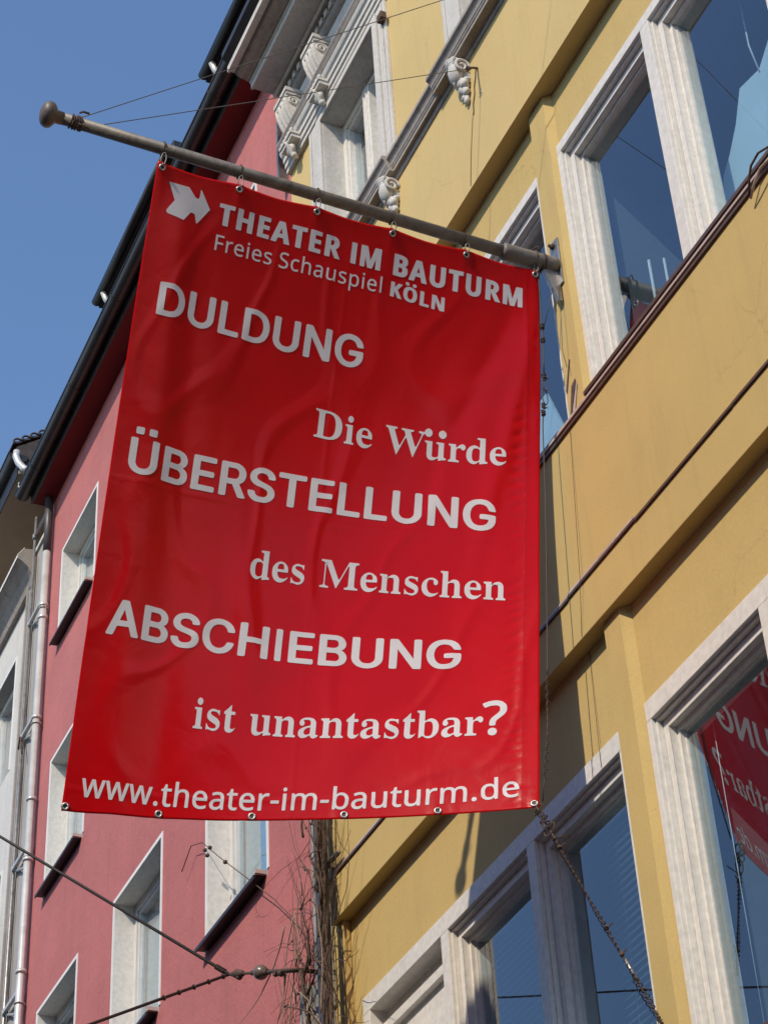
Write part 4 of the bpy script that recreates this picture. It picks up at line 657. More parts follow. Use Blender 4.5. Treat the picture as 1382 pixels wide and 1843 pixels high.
def pink_window(x, za, zb):
    xb = x + 1.045; t = .032
    trim = MB().box(x - t, x, -.006, .13, za - .02, zb + t).box(xb, xb + t, -.006, .13, za + .035, zb + t).box(x, xb, -.006, .13, zb, zb + t)
    # reveals are lined white to the frame
    lining = MB().box(x + .0005, x + .004, .0, .15, za, zb).box(xb - .004, xb - .0005, .0, .15, za, zb).box(x + .004, xb - .004, .0, .15, zb - .004, zb - .0005)
    w = build('window', MB().box(x + .004, x + .07, .15, .20, za, zb - .004).box(xb - .07, xb - .004, .15, .20, za, zb - .004).box(x + .07, xb - .07, .15, .20, zb - .07, zb - .004)
              .box(x + .07, x + .105, .163, .21, za, zb - .07).box(xb - .105, xb - .07, .163, .21, za, zb - .07).box(x + .105, xb - .105, .163, .21, zb - .105, zb - .07).box(x + .004, xb - .004, .15, .2, za, za + .06),
              M['pvc'], PB, bevel=.002)
    build('surround', trim, M['trim'], w); build('reveal', lining, M['frame'], w)
    build('pane', MB().box(x + .1, xb - .1, .183, .188, za + .05, zb - .1), M['glass'], w)
    build('curtain', MB().box(x + .07, xb - .33, .232, .238, za + .06, zb - .09), M['curtain'], w)
    build('sill', MB().prism([(-.078, za - .020), (-.078, za + .004), (.15, za + .03), (.15, za + .005), (-.068, za - .006), (-.068, za - .020)], x - .03, xb - .035).box(x + .04, xb - .06, .0, .14, za - .02, za - .005), M['black_metal'], w)
    build('sill_end', MB().box(xb - .034, xb - .010, -.074, .0, za + .006, za + .032), M['sill_light'], w)
for x in cols:
    for a, b in rowsP[:4]: pink_window(x, a, b)
for x in cols:
    a, b = rowsP[4]; build('pane', MB().box(x, x + 1.045, .1, .11, a, b), M['glass'], PB)
build('soffit', MB().box(PX0 - .02, PX1 + .07, -.192, .0, 14.621, 14.66), M['soffit_shaded'], PB)
build('fascia', MB().box(PX0 - .02, PX1 + .07, -.210, -.1925, 14.612, 14.80), M['black_metal'], PB)
# half-round gutter with clips and seams
def gut(x0, x1, yc, zc, r, name='gutter', parent=None):
    n = 10; out = [(yc - r * math.cos(math.pi * i / n), zc - r * math.sin(math.pi * i / n)) for i in range(n + 1)]
    inn = [(yc - (r - .006) * math.cos(math.pi * i / n), zc - (r - .006) * math.sin(math.pi * i / n)) for i in range(n + 1)][::-1]
    mb = MB().prism(out + inn, x0, x1, True)
    mb.tube([(x0, yc - r, zc + .004), (x1, yc - r, zc + .004)], .009, 6)
    mb.prism([(y, z) for y, z in out], x0 - .003, x0); mb.prism([(y, z) for y, z in out], x1, x1 + .003)
    x = x0 + .5
    while x < x1:
        rim = [(yc - (r + .004) * math.cos(math.pi * i / n), zc - (r + .004) * math.sin(math.pi * i / n)) for i in range(n + 1)]
        mb.prism(rim + out[::-1], x, x + .025); x += 1.25
    return build(name, mb, M['gutter'], parent)
gut(PX0 - .08, -9.45, -.285, 14.745, .072, 'gutter', PB)
build('gutter_clip', MB().box(-15.97, -15.955, -.365, -.352, 14.72, 14.78), M['trim'], PB)
g0 = None
x = -15.2
while x < -9.5:
    if g0 is None: g0 = build('gutter_bracket', MB().box(x, x + .03, -.362, -.21, 14.742, 14.758), M['steel'], PB, origin=(x, -.3, 14.75)); gx0 = x
    else: copy_part(g0, PB, (x - gx0, 0, 0))
    x += .9
build('roof', MB().prism([(-.26, 14.80), (2.3, 16.6), (2.3, 14.66), (-.19, 14.665)], PX0 - .03, PX1 + .07), M['tile'], PB)
for a, b in ((-14.36, -12.2), (-11.36, -9.0)):
    dm = build('dormer', MB().box(a + .12, b - .05, .02, 1.6, 14.9, 15.78), M['tile'], PB)
    build('dormer_roof', MB().box(a, b, -.10, 1.8, 15.80, 15.95), M['black_metal'], dm, bevel=.01)
    build('dormer_gutter', MB().tube([(a + .02, -.13, 15.84), (b - .02, -.13, 15.84)], .045, 8), M['gutter'], dm)
    build('dormer_pipe', MB().tube([(a + .22, -.12, 15.80), (a + .22, -.09, 15.72), (a + .23, .0, 15.6)], .03, 8), M['zinc'], dm)
# small fittings high on the pink wall
build('wall_bracket', MB().box(-9.86, -9.83, -.08, -.002, 13.0, 13.7).tube([(-9.845, -.06, 13.32), (-9.40, -.16, 13.45)], .012, 6).tube([(-9.70, -.06, 13.0), (-9.70, -.06, 13.35)], .01, 6), M['steel'], PB)

# ------------------------------------------------------------------ white building at far left
WB = thing('white_building', 'white rendered house with beige eaves at the left edge beyond the pink house', 'building', (-18, 1, 0))
WX0, WX1 = -24.0, -16.03
wh = [(x, x + .98, a, b) for x in (-18.05, -20.2, -22.3) for a, b in ((12.2, 13.47), (9.6, 11.1), (7.0, 8.5))]
build('wall', wall(WX0, -16.66, 0, 14.0, 0.012, .3, wh), M['white_wall'], WB)
build('wall', MB().box(-16.66, WX1, -.028, .3, 0, 14.28), M['grey_wall'], WB)
build('wall', MB().box(-16.62, -16.59, -.048, -.028, 0, 14.28), M['stucco_dark'], WB, bevel=.002)
build('wall', MB().box(WX0, WX1, 1.2, 1.4, 0, 15.0), M['room'], WB)
build('wall', MB().box(WX0, WX1, .34, .5, 14.0, 15.03), M['stucco_dark'], WB)
build('coping', MB().prism([(.012, 13.99), (-.035, 13.99), (-.06, 14.06), (-.10, 14.12), (-.165, 14.18), (-.205, 14.20), (-.212, 14.235), (-.15, 14.335), (.06, 14.36), (.34, 14.36)], WX0, -16.40), M['stucco_dark'], WB, bevel=.002)
build('coping', MB().box(WX0, -16.40, -.219, -.2125, 14.205, 14.24).prism([(-.213, 14.241), (-.150, 14.341), (-.150, 14.352), (-.222, 14.241)], WX0, -16.40), M['trim'], WB)
build('coping', MB().box(-16.40, WX1, -.05, .34, 14.285, 14.33), M['stucco'], WB)
build('beam', MB().box(-17.2, WX1, .22, .338, 14.55, 14.70).box(-17.2, WX1, .16, .219, 14.78, 14.86), M['sill_metal'], WB)
build('soffit', MB().box(WX0, -16.12, -.33, .339, 15.03, 15.07), M['beige'], WB)
gut(WX0, -16.16, -.335, 15.30, .10, 'gutter', WB)
build('fascia', MB().box(WX0, -16.14, -.345, -.331, 15.0, 15.32), M['black_metal'], WB)
build('pipe_bend', MB().tube([(-16.06, -.38, 15.25), (-16.06, -.385, 15.18), (-16.03, -.36, 15.08), (-15.98, -.32, 14.99), (-15.93, -.29, 14.93)], .036, 12), M['zinc'], WB)
build('roof', MB().prism([(-.36, 15.41), (1.4, 16.7), (1.4, 15.08), (-.33, 15.08)], WX0, -16.18), M['tile'], WB)
t0 = None
for i in range(9):
    x = -16.19; y = -.40 + .085 * i; z = 15.43 + .062 * i
    mb = MB().prism([(y, z), (y + .10, z + .055), (y + .10, z + .075), (y, z + .028)], x - .28, x + .02)
    mb.torus((x + .02, y + .05, z + .035), (1, 0, 0), .045, .012, n=8, m=5, arc=math.pi)
    if t0 is None: t0 = build('roof_tile', mb, M['tile'], WB, origin=(x, y, z)); ty, tz = y, z
    else: copy_part(t0, WB, (0, y - ty, z - tz))
for x, xb, za, zb in wh[:1] + wh[1:3]:
    w = build('window', MB().box(x, x + .07, .12, .18, za, zb).box(xb - .10, xb, .12, .18, za, zb).box(x + .07, xb - .10, .12, .18, zb - .08, zb).box(xb - .14, xb - .10, .135, .18, za, zb - .08), M['pvc'], WB, bevel=.003)
    build('surround', MB().box(xb, xb + .03, .004, .12, za, zb + .03).box(x - .03, xb, .004, .12, zb, zb + .03), M['trim'], w)
    build('reveal', MB().box(xb - .003, xb - .0005, .012, .12, za, zb).box(x, xb - .004, .012, .12, zb - .004, zb - .0005), M['grey_wall'], w)
    build('pane', MB().box(x + .06, xb - .12, .155, .16, za, zb - .07), M['glass'], w)
build('wall', MB().box(-18.3, -16.67, .31, .35, 0, 13.9), M['room'], WB)

# ------------------------------------------------------------------ pipes on the facades
dp = thing('drainpipe', 'pale zinc drainpipe running down the seam of the pink and white houses', 'drainpipe', (-16.10, -.09, 0))
px_, py_ = -15.885, -.06
build('pipe', MB().tube([(px_, py_, 0), (px_, py_, 13.95)], .037, 14), M['zinc'], dp)
build('pipe', MB().tube([(px_, py_, 13.95), (px_, py_, 14.30), (px_ + .01, py_ - .01, 14.60)], .039, 14), M['dark_pipe'], dp)
for z in (13.30, 13.16, 12.05, 11.2, 10.6, 9.55): build('collar', MB().lathe((px_, py_, z), (0, 0, 1), [(0, .038), (0, .047), (.03, .047), (.03, .038)], 14), M['zinc'], dp)
b0 = None
for z in (13.38, 12.10, 10.74, 9.38, 8.0):
    if b0 is None:
        b0 = build('bracket', MB().box(px_ - .46, px_ + .02, -.085, -.055, z, z + .035).tube([(px_ - .42, -.05, z - .01), (px_ - .14, -.06, z - .13), (px_ - .02, -.06, z - .12)], .012, 6).torus((px_, py_, z - .10), (0, 0, 1), .042, .008, 16, 5), M['zinc'], dp, origin=(px_, py_, z)); bz = z
    else: copy_part(b0, dp, (0, 0, z - bz))
cd = thing('conduit', 'slim grey metal conduit with a ragged cable left of the zinc drainpipe', 'conduit', (-16.5, -.07, 0))
build('pipe', MB().tube([(-16.36, -.06, 0), (-16.36, -.06, 14.72)], .017, 8), M['steel'], cd)
cr_ = random.Random(5)
build('cable', MB().tube([(-16.30 + cr_.uniform(-.012, .012), -.05, 14.2 - i * .16) for i in range(60)], .006, 5), M['rust'], cd)
build('cable', MB().tube([(-16.75, .0, 11.98), (-16.6, -.03, 12.15), (-16.45, -.06, 12.2), (-16.3, -.09, 12.1), (-16.22, -.1, 11.95), (-16.18, -.1, 11.85)], .008, 6), M['rust'], cd)
build('clamp', MB().box(-16.40, -15.9, -.08, -.06, 14.46, 14.485).lathe((-16.36, -.06, 14.44), (0, 0, 1), [(0, .03), (.06, .03)], 10), M['steel'], cd)

dg = thing('drainpipe', 'dark grey square drainpipe wrapped in bare vines between the pink and yellow houses', 'drainpipe', (-9.36, -.17, 0))
build('pipe', MB().box(-9.395, -9.30, -.17, -.12, 0, 9.9), M['dark_pipe'], dg, bevel=.008)
build('bracket', MB().box(-9.40, -9.17, -.128, -.10, 7.15, 7.164).box(-9.31, -9.28, -.12, -.08, 7.12, 7.149), M['steel'], dg, bevel=.003)
build('collar', MB().box(-9.40, -9.295, -.176, -.116, 7.02, 7.055), M['dark_pipe'], dg, bevel=.004)
dl = thing('cable_duct', 'pale grey boxed duct in the corner beside the dark drainpipe', 'duct', (-9.62, -.03, 0))
build('duct', MB().box(-9.66, -9.545, -.07, .0, 0, 7.9), M['grey_wall'], dl, bevel=.004)
db = thing('wall_post', 'weathered grey post at the foot of the vines by the insulator anchor', 'post', (-9.75, -.1, 0))
build('post', MB().box(-9.82, -9.70, -.10, .0, 0, 6.63), M['grey_wall'], db, bevel=.008)

# ------------------------------------------------------------------ climbing vine: every branch its own tapering curve
vr = random.Random(21)
def strand(p, d, L, r0, jit, seg=.045, curl=.25, droop=0.0):
    pts = [Vector(p)]; d = Vector(d).normalized(); n = max(3, int(L / seg))
    for i in range(n):
        d += Vector((vr.gauss(0, jit), vr.gauss(0, jit * curl), vr.gauss(0, jit * .6) - droop)); d.normalize()
        q = pts[-1] + d * seg
        if q.y > -.012: q.y = -.012; d.y = min(0, d.y)
        if q.x > -9.27 and q.y > -.15: q.y = -.15
        pts.append(q)
    return pts
cv = thing('climbing_vine', 'leafless brown climbing vine clinging to the dark drainpipe', 'vine', (-9.4, -.15, 0))
trunk = MB()
for k, (x, y, r) in enumerate(((-9.295, -.175, .026), (-9.275, -.19, .016), (-9.45, -.12, .012), (-9.24, -.165, .012))):
    pts = [(x + .012 * math.sin(z * 2.1 + k) + .008 * math.sin(z * 7 + k * 2), y + .008 * math.sin(z * 3 + k), z) for z in [i * .12 for i in range(0, 70)]]
    trunk.tube(pts, lambda t, r=r: r * (1 - .55 * t), 8)
build('trunk', trunk, M['vine'], cv)
tw = MB()
for i in range(110):                     # right of the pipe, over the yellow corner
    z = vr.uniform(4.6, 7.5) if vr.random() < .8 else vr.uniform(7.5, 8.2)
    x = -9.27 + abs(vr.gauss(0, .035))
    tw.tube(strand((x, -.16 - vr.random() * .05, z), (vr.gauss(.05, .12), -.02, 1 if vr.random() < .7 else -1), vr.uniform(.2, .7), .004, .15), vr.uniform(.002, .0048), 4, r1=.0012)
for i in range(70):                     # left of the pipe, over the duct and post
    z = vr.uniform(5.0, 7.1) if vr.random() < .6 else vr.uniform(5.0, 6.7)
    x = vr.triangular(-9.80, -9.43, -9.5)
    tw.tube(strand((x, -.10 - vr.random() * .08, z), (vr.gauss(0, .2), -.05, 1), vr.uniform(.2, .6), .004, .15), vr.uniform(.0015, .004), 4, r1=.0012)
for i in range(26):                      # knotted forks thick enough to tell apart
    z = vr.uniform(5.1, 7.4); x = vr.choice((-9.30, -9.26, -9.44, -9.48)); q = strand((x, -.19, z), (vr.gauss(0, .5), -.05, 1 if vr.random() < .7 else -.6), vr.uniform(.2, .5), .004, .24)
    tw.tube(q, .0085, 6, r1=.003)
    for k in (len(q) // 2, len(q) - 1):
        tw.tube(strand(q[k], (vr.gauss(0, .7), -.05, vr.uniform(-.3, 1)), vr.uniform(.1, .3), .004, .25, seg=.03), .0035, 4, r1=.0012); tw.ball(q[k], .009, 6)
build('stems', tw, M['vine'], cv)
tl_ = MB()
for i in range(16):
    z = vr.uniform(5.2, 7.2); x = vr.uniform(-9.75, -9.2)
    tl_.tube(strand((x, -.22, z), (vr.gauss(0, .35), -.02, 1 if vr.random() < .6 else -1), vr.uniform(.4, 1.0), .004, .10), vr.uniform(.003, .006), 5, r1=.0015)
build('stems', tl_, M['vine_light'], cv)
tn = MB()
for i in range(34):                      # fine tendrils wandering over the pink wall
    z = vr.uniform(5.4, 7.6); x = vr.uniform(-10.1, -9.7)
    tn.tube(strand((x, -.02, z), (-vr.uniform(.1, 1.0), 0, vr.uniform(-.9, .9)), vr.uniform(.3, 1.1), .002, .16), .0022, 4, r1=.001)
for i in range(16):                      # and over the yellow wall and first window
    z = vr.uniform(5.2, 7.0); x = vr.uniform(-9.2, -9.1)
    tn.tube(strand((x, -.17, z), (vr.uniform(.1, .8), 0, vr.uniform(-.3, 1)), vr.uniform(.25, .7), .002, .16), .0026, 4, r1=.001)
tn.tube([(-9.85, -.03, 6.98), (-10.0, -.03, 7.16), (-10.3, -.04, 7.45), (-10.75, -.05, 7.83), (-11.2, -.05, 8.2), (-11.5, -.05, 8.46), (-11.72, -.05, 8.55), (-11.9, -.05, 8.45)], .0035, 4)
for c in ((-11.33, -.06, 8.33), (-11.38, -.06, 8.30), (-11.05, -.06, 8.08), (-11.42, -.06, 8.36)): tn.ball(c, .016, 6)
build('tendrils', tn, M['vine'], cv)

# ------------------------------------------------------------------ pole, banner and their fittings
def V(*a): return Vector(a)
PX = -6.370
base = V(PX, -.047, 8.966); tip = V(PX, -2.6633, 9.0192)
dirp = (tip - base).normalized()
fp = thing('banner_pole', 'long grey-brown metal pole with mushroom knob sticking out from the yellow facade', 'pole', tuple(base))
L = (tip - base).length
build('pole', MB().lathe(base + dirp * .27, dirp, [(0, .0315), (L - .29, .0285)], 24), M['pole'], fp)
build('socket', MB().lathe(base + dirp * .012, dirp, [(0, .046), (.03, .047), (.27, .044), (.285, .0445), (.30, .0335)], 24), M['pole'], fp)
build('knob', MB().lathe(base + dirp * (L - .045), dirp, [(-.03, .030), (0, .031), (.006, .040), (.018, .056), (.032, .0625), (.046, .062), (.060, .054), (.070, .040), (.076, .018)], 26), M['knob'], fp)
build('base_plate', MB().box(PX - .045, PX + .035, -.052, -.0405, 8.84, 9.15), M['steel'], fp, bevel=.003)
for z in (9.115, 8.875): build('bolt', MB().lathe((PX - .005, -.052, z), (0, -1, 0), [(0, .016), (.012, .016), (.012, .009), (.028, .009)], 6), M['rust'], fp)
build('strut', MB().prism([(-.052, 8.73), (-.073, 8.73), (-.143, 8.93), (-.052, 8.93)], PX - .012, PX + .012), M['steel'], fp)
def wrap(mb, c, n, R, r=.004, jag=.012):
    rr = random.Random(int(c.y * 1000))
    for i in range(n):
        mb.torus(c + dirp * (i * r * 1.9 - n * r) + V(0, 0, 0), dirp + V(rr.gauss(0, .12), 0, rr.gauss(0, .12)), R, r, 16, 5)
wr = MB(); wrap(wr, base + dirp * (L - .13), 6, .033, .0045)
for dz in (.045, -.045, .05): wr.tube([base + dirp * (L - .13 - abs(dz) * .3) + V(.03, 0, dz * .8), base + dirp * (L - .16) + V(.035, 0, dz), base + dirp * (L - .19) + V(.03, 0, dz * 1.1)], .004, 5)
build('wire_wrap', wr, M['rust'], fp); wr = MB(); wrap(wr, base + dirp * .09, 3, .049, .0035)
wr.tube([base + dirp * .10 + V(.02, 0, .045), base + dirp * .12 + V(.03, 0, .075), base + dirp * .15 + V(.0, 0, .06)], .004, 5)
build('wire_wrap', wr, M['rust'], fp)

# banner surface: u 0 street side .. 1 wall side, v 0 top .. 1 bottom
TL = V(-6.370, -2.1322, 8.9114); TR = V(-6.370, -.1598, 8.8994)
BL = V(-7.4663, -2.1282, 6.0885); BR = V(-6.5403, -.3900, 5.9199)
def sst(a, b, x):
    t = max(0., min(1., (x - a) / (b - a))); return t * t * (3 - 2 * t)
def disp(u, v):
    d = -.10 * v * 4 * u * (1 - u)
    # long soft fold down the street side
    uc = .075 + .035 * v
    d += .014 * sst(0, .12, v) * math.exp(-((u - uc) / .040) ** 2) * (1 - .55 * v)
    uc2 = .125 + .09 * v
    d += -.005 * sst(.1, .35, v) * math.exp(-((u - uc2) / .032) ** 2)
    d += .008 * sst(.3, .6, v) * math.exp(-((u - .34 - .25 * (v - .6)) / .03) ** 2) * math.exp(-((v - .68) / .12) ** 2)
    # pull towards the wall-side top corner
    q = (1 - u) * 1.0 - v * .55
    d += .022 * sst(.14, -.12, q) * sst(.02, .2, v) * (1 - .45 * v)
    d += -.006 * math.exp(-((q - .03) / .03) ** 2) * sst(.0, .1, v) * sst(.55, .25, v)
    q2 = (1 - u) - v * .28
    d += .007 * math.exp(-((q2 + .01) / .022) ** 2) * sst(.02, .1, v) * sst(.7, .3, v)
    # scallops between the eyelets
    d += .004 * math.cos(u * 5 * 2 * math.pi) * math.exp(-v / .05)
    # puckered hem seam on the wall side
    ph = v * 46 + 3 * noise.noise(Vector((0, 0, v * 9)))
    pk = (.5 + .5 * math.sin(2 * math.pi * ph + (u - .96) * 60)) ** 2
    d += -.0062 * pk * math.exp(-((u - .948) / .017) ** 2) * sst(.12, .3, v) * (.55 + .45 * noise.noise(Vector((5, 0, v * 7))))
    d += .0020 * math.exp(-((u - .966) / .003) ** 2)
    # crumples grow towards the lower wall-side corner
    cz = sst(.45, .95, u) * sst(.35, .75, v)
    d += cz * .0028 * noise.noise(Vector((u * 11, v * 17, 1.3)))
    d += cz * .0009 * noise.noise(Vector((u * 30, v * 42, 7.3)))
    d += .007 * noise.noise(Vector((u * 3, v * 3.5, 4.1))) * sst(0, .1, v)
    d += .0016 * math.exp(-((v - .968) / .003) ** 2)
    # small pulls below each top eyelet and above each lower one
    for k in range(6):
        ui = .010 + .196 * k
        d += .0050 * math.exp(-((u - ui) / (.010 + .10 * v)) ** 2) * math.exp(-v / .045)
        d += .0030 * math.exp(-((u - ui) / (.010 + .10 * (1 - v))) ** 2) * math.exp(-(1 - v) / .03)
    # shallow sharp creases left from folding
    n1 = noise.noise(Vector((u * 5 + v * 3, v * 4 - u * 2, 9.1)))
    d += .0035 * (1 - min(1, abs(n1) * 7)) * sst(.03, .15, v) * sst(1.0, .9, v)
    d += .0012 * (1 - min(1, abs(u - .5) / .006)) + .0010 * (1 - min(1, abs(v - .5) / .004))
    return d
def P(u, v, off=0.0):
    p = TL * ((1 - u) * (1 - v)) + TR * (u * (1 - v)) + BL * ((1 - u) * v) + BR * (u * v)
    e = .0008 if False else .0
    B = math.sin(math.pi * max(0, min(1, v)) ** .9) * (.045 + .14 * u + .06 * math.sin(math.pi * max(0, min(1, u)) ** 1.5))   # wind belly
    p = p + V(disp(u, v) - .9 * B, .44 * B * u, 0)
    sag = .010 * math.sin(math.pi * ((u * 5) % 1.0)) * math.exp(-v / .02)
    p.z -= sag
    if off:
        h = .004
        a = P(min(u + h, 1.02), v) - P(u - h, v); b = P(u, v + h) - P(u, v - h)
        p = p + a.cross(b).normalized() * (-off if a.cross(b).x < 0 else off)
    return p
bn = thing('banner', 'tall red vinyl banner with white lettering hanging from the pole', 'banner', tuple(TL))
def surf(NU, NV, off, u0=0, u1=1, v0=0, v1=1):
    mb = MB(); vs = [P(u0 + (u1 - u0) * i / NU, v0 + (v1 - v0) * j / NV, off) for j in range(NV + 1) for i in range(NU + 1)]
    fs = [(j * (NU + 1) + i, j * (NU + 1) + i + 1, (j + 1) * (NU + 1) + i + 1, (j + 1) * (NU + 1) + i) for j in range(NV) for i in range(NU)]
    return mb.add(vs, fs, True)
GU, GV = 190, 300
cl = build('cloth', surf(GU, GV, 0), M['red'], bn, recalc=False)
sd = cl.modifiers.new('thick', 'SOLIDIFY'); sd.thickness = .0012; sd.offset = 0

G = json.loads(GLYPHS)
def glyph_meshes(text, font, spacing=0.0, word=.26):
    """flat lettering in em units: one filled 2D curve per character, turned into triangles"""
    x = 0.0; F = G[font]; out = []
    for ch in text:
        if ch == ' ': x += word + spacing; continue
        cu = bpy.data.curves.new('t', 'CURVE'); cu.dimensions = '2D'; cu.fill_mode = 'FRONT'
        adv, *loops = F[ch]
        for lp in loops:
            pts = [tuple(map(int, q.split(','))) for q in lp.split(' ')]
            sp = cu.splines.new('POLY'); sp.points.add(len(pts) - 1)
            for k, (a, b) in enumerate(pts): sp.points[k].co = (x + a / 1000, b / 1000, 0, 1)
            sp.use_cyclic_u = True
        x += adv / 1000 + spacing
        ob = bpy.data.objects.new('t', cu); col.objects.link(ob); out.append(ob)
    bpy.context.view_layer.update()
    dg = bpy.context.evaluated_depsgraph_get(); ms = [bpy.data.meshes.new_from_object(ob.evaluated_get(dg)) for ob in out]
    for ob in out: bpy.data.objects.remove(ob)
    return ms
def lay(name, me, fn, mat, du=.012, dv=.008, x0=None, x1=None, label=None):
    """cut the flat shapes along a fine grid and press them onto the cloth; fn maps (x, y) to (u, v)"""
    bm = bmesh.new(); bm.from_mesh(me); bpy.data.meshes.remove(me)
    xs = [v.co.x for v in bm.verts]; a, b = (min(xs), max(xs)) if x0 is None else (x0, x1)
    for v in bm.verts:
        u, w = fn((v.co.x - a) / (b - a), v.co.y); v.co = (u, w, 0)
    us = [v.co.x for v in bm.verts]; ws = [v.co.y for v in bm.verts]
    i = math.ceil(min(us) / du)
    while i * du < max(us):
        bmesh.ops.bisect_plane(bm, geom=bm.verts[:] + bm.edges[:] + bm.faces[:], plane_co=(i * du, 0, 0), plane_no=(1, 0, 0)); i += 1
    i = math.ceil(min(ws) / dv)
    while i * dv < max(ws):
        bmesh.ops.bisect_plane(bm, geom=bm.verts[:] + bm.edges[:] + bm.faces[:], plane_co=(0, i * dv, 0), plane_no=(0, 1, 0)); i += 1
    ow = world_loc[bn.name]
    for v in bm.verts: v.co = W(P(v.co.x, v.co.y, .0022)) - ow
    for f in bm.faces: f.smooth = True
    out = bpy.data.meshes.new(name); bm.to_mesh(out); bm.free(); out.materials.append(mat)
    o = bpy.data.objects.new(name, out); col.objects.link(o); o.parent = bn
    if label: o['label'] = label
    return o
def poly_v(pts):
    """smooth baseline through measured (u, v) points"""
    def f(u):
        s = 0
        for i, (a, va) in enumerate(pts):
            t = va
            for j, (b, _) in enumerate(pts):
                if i != j: t *= (u - b) / (a - b)
            s += t
        return s
    return f
CAP = {'A': .520, 'S': .462, 'T': .49, 'F': .58, 'W': .62}
def line(text, font, u0, u1, base_pts, hv, ref=None, spacing=0.0, word=.26, h1=None):
    bl = poly_v(base_pts)
    ref = ref or CAP[font]
    def fn(t, y):
        u = u0 + (u1 - u0) * t
        h = hv if h1 is None else hv + (h1 - hv) * t
        return u, bl(u) - y / ref * h
    ms = glyph_meshes(text, font, spacing, word)
    a = min(v.co.x for m in ms for v in m.vertices); b = max(v.co.x for m in ms for v in m.vertices)
    for m in ms: lay('letter', m, fn, M['print'], x0=a, x1=b)
line('THEATER IM BAUTURM', 'T', .1645, .9560, [(.175, .0698), (.956, .0723)], .0340, h1=.0357, word=.22)
line('Freies Schauspiel', 'F', .1668, .588, [(.167, .1116), (.40, .1080), (.611, .1058)], .0250, ref=.58, word=.2)
line('KÖLN', 'T', .611, .7520, [(.611, .1060), (.752, .1104)], .0240)
line('DULDUNG', 'A', .0510, .5620, [(.0510, .2381), (.266, .2381), (.5463, .2348)], .0510)
line('Die Würde', 'S', .4650, .9185, [(.4656, .3620), (.70, .3655), (.9178, .3691)], .0460, word=.20)
line('ÜBERSTELLUNG', 'A', .0395, .8995, [(.0778, .4882), (.4332, .4863), (.7545, .4845), (.8986, .4914)], .0525, h1=.0545)
line('des Menschen', 'S', .3550, .9264, [(.3547, .6148), (.5089, .6114), (.9264, .6191)], .0470, word=.20)
line('ABSCHIEBUNG', 'A', .0440, .8361, [(.0440, .7357), (.3648, .7413), (.5222, .7437), (.8361, .7439)], .0520, h1=.051)
line('ist unantastbar?', 'S', .2697, .9342, [(.2697, .8609), (.7599, .8673), (.9150, .8659)], .0465, word=.20)
line('www.theater-im-bauturm.de', 'W', .0380, .9609, [(.0562, .9775), (.5576, .9841), (.9480, .9784)], .0360, ref=.60)
lg = bpy.data.curves.new('t', 'CURVE'); lg.dimensions = '2D'; lg.fill_mode = 'FRONT'
LP = [(.0348, .0261), (.0844, .0248), (.1018, .0379), (.1058, .0394), (.1114, .0391), (.1128, .0360), (.1134, .0234), (.1156, .0238), (.1422, .0514), (.1165, .0790), (.1133, .0804), (.1075, .0672), (.1043, .0657), (.0970, .0657), (.0944, .0680), (.0818, .0821), (.0421, .0772), (.0387, .0748), (.0383, .0722), (.0544, .0535)]
sp = lg.splines.new('POLY'); sp.points.add(len(LP) - 1); sp.use_cyclic_u = True
for k, (a, b) in enumerate(LP): sp.points[k].co = (a, b, 0, 1)
ob = bpy.data.objects.new('t', lg); col.objects.link(ob); bpy.context.view_layer.update()
me = bpy.data.meshes.new_from_object(ob.evaluated_get(bpy.context.evaluated_depsgraph_get())); bpy.data.objects.remove(ob)
ulo, uhi = min(a for a, b in LP), max(a for a, b in LP)
lay('arrow_logo', me, lambda t, y: (ulo + (uhi - ulo) * t, y), M['print'], label='white double arrow emblem')
# stitched hems
hm = MB()
for (a, b) in (((.966, .01), (.966, .995)),):
    n = 150
    for i in range(n):
        v0 = a[1] + (b[1] - a[1]) * i / n; v1 = v0 + (b[1] - a[1]) / n * .55
        p0, p1 = P(a[0], v0, .0018), P(a[0], v1, .0018)
        hm.tube([p0, p1], .0009, 4, caps=False)
build('stitching', hm, M['red'], bn, kind='stuff')
M['hook'] = simple('dull_hook_steel', (.16, .15, .14), rough=.4, metal=.7, var=.3, scale=40)
M['eyelet'] = simple('nickel_eyelet', (.45, .43, .41), rough=.38, metal=.8, var=.1)
def eyelet(u, v):
    c = P(u, v, .003); n = (P(u, v, .01) - P(u, v)).normalized()
    mb = MB(); mb.torus(c, n, .0125, .0048, 16, 6)
    e = build('eyelet', mb, M['eyelet'], bn, origin=tuple(c))
    build('hole_disc', MB().lathe(c - n * .0015, n, [(0, .0095), (.0012, .0095)], 12), M['black_metal'], e)  # black disc stands in for the dark of the uncut hole
TOPU = (.012, .204, .402, .600, .798, .988)
for u in TOPU: eyelet(u, .0085)
for u in (.008, .2183, .4209, .6134, .8029, .990): eyelet(u, .9935)
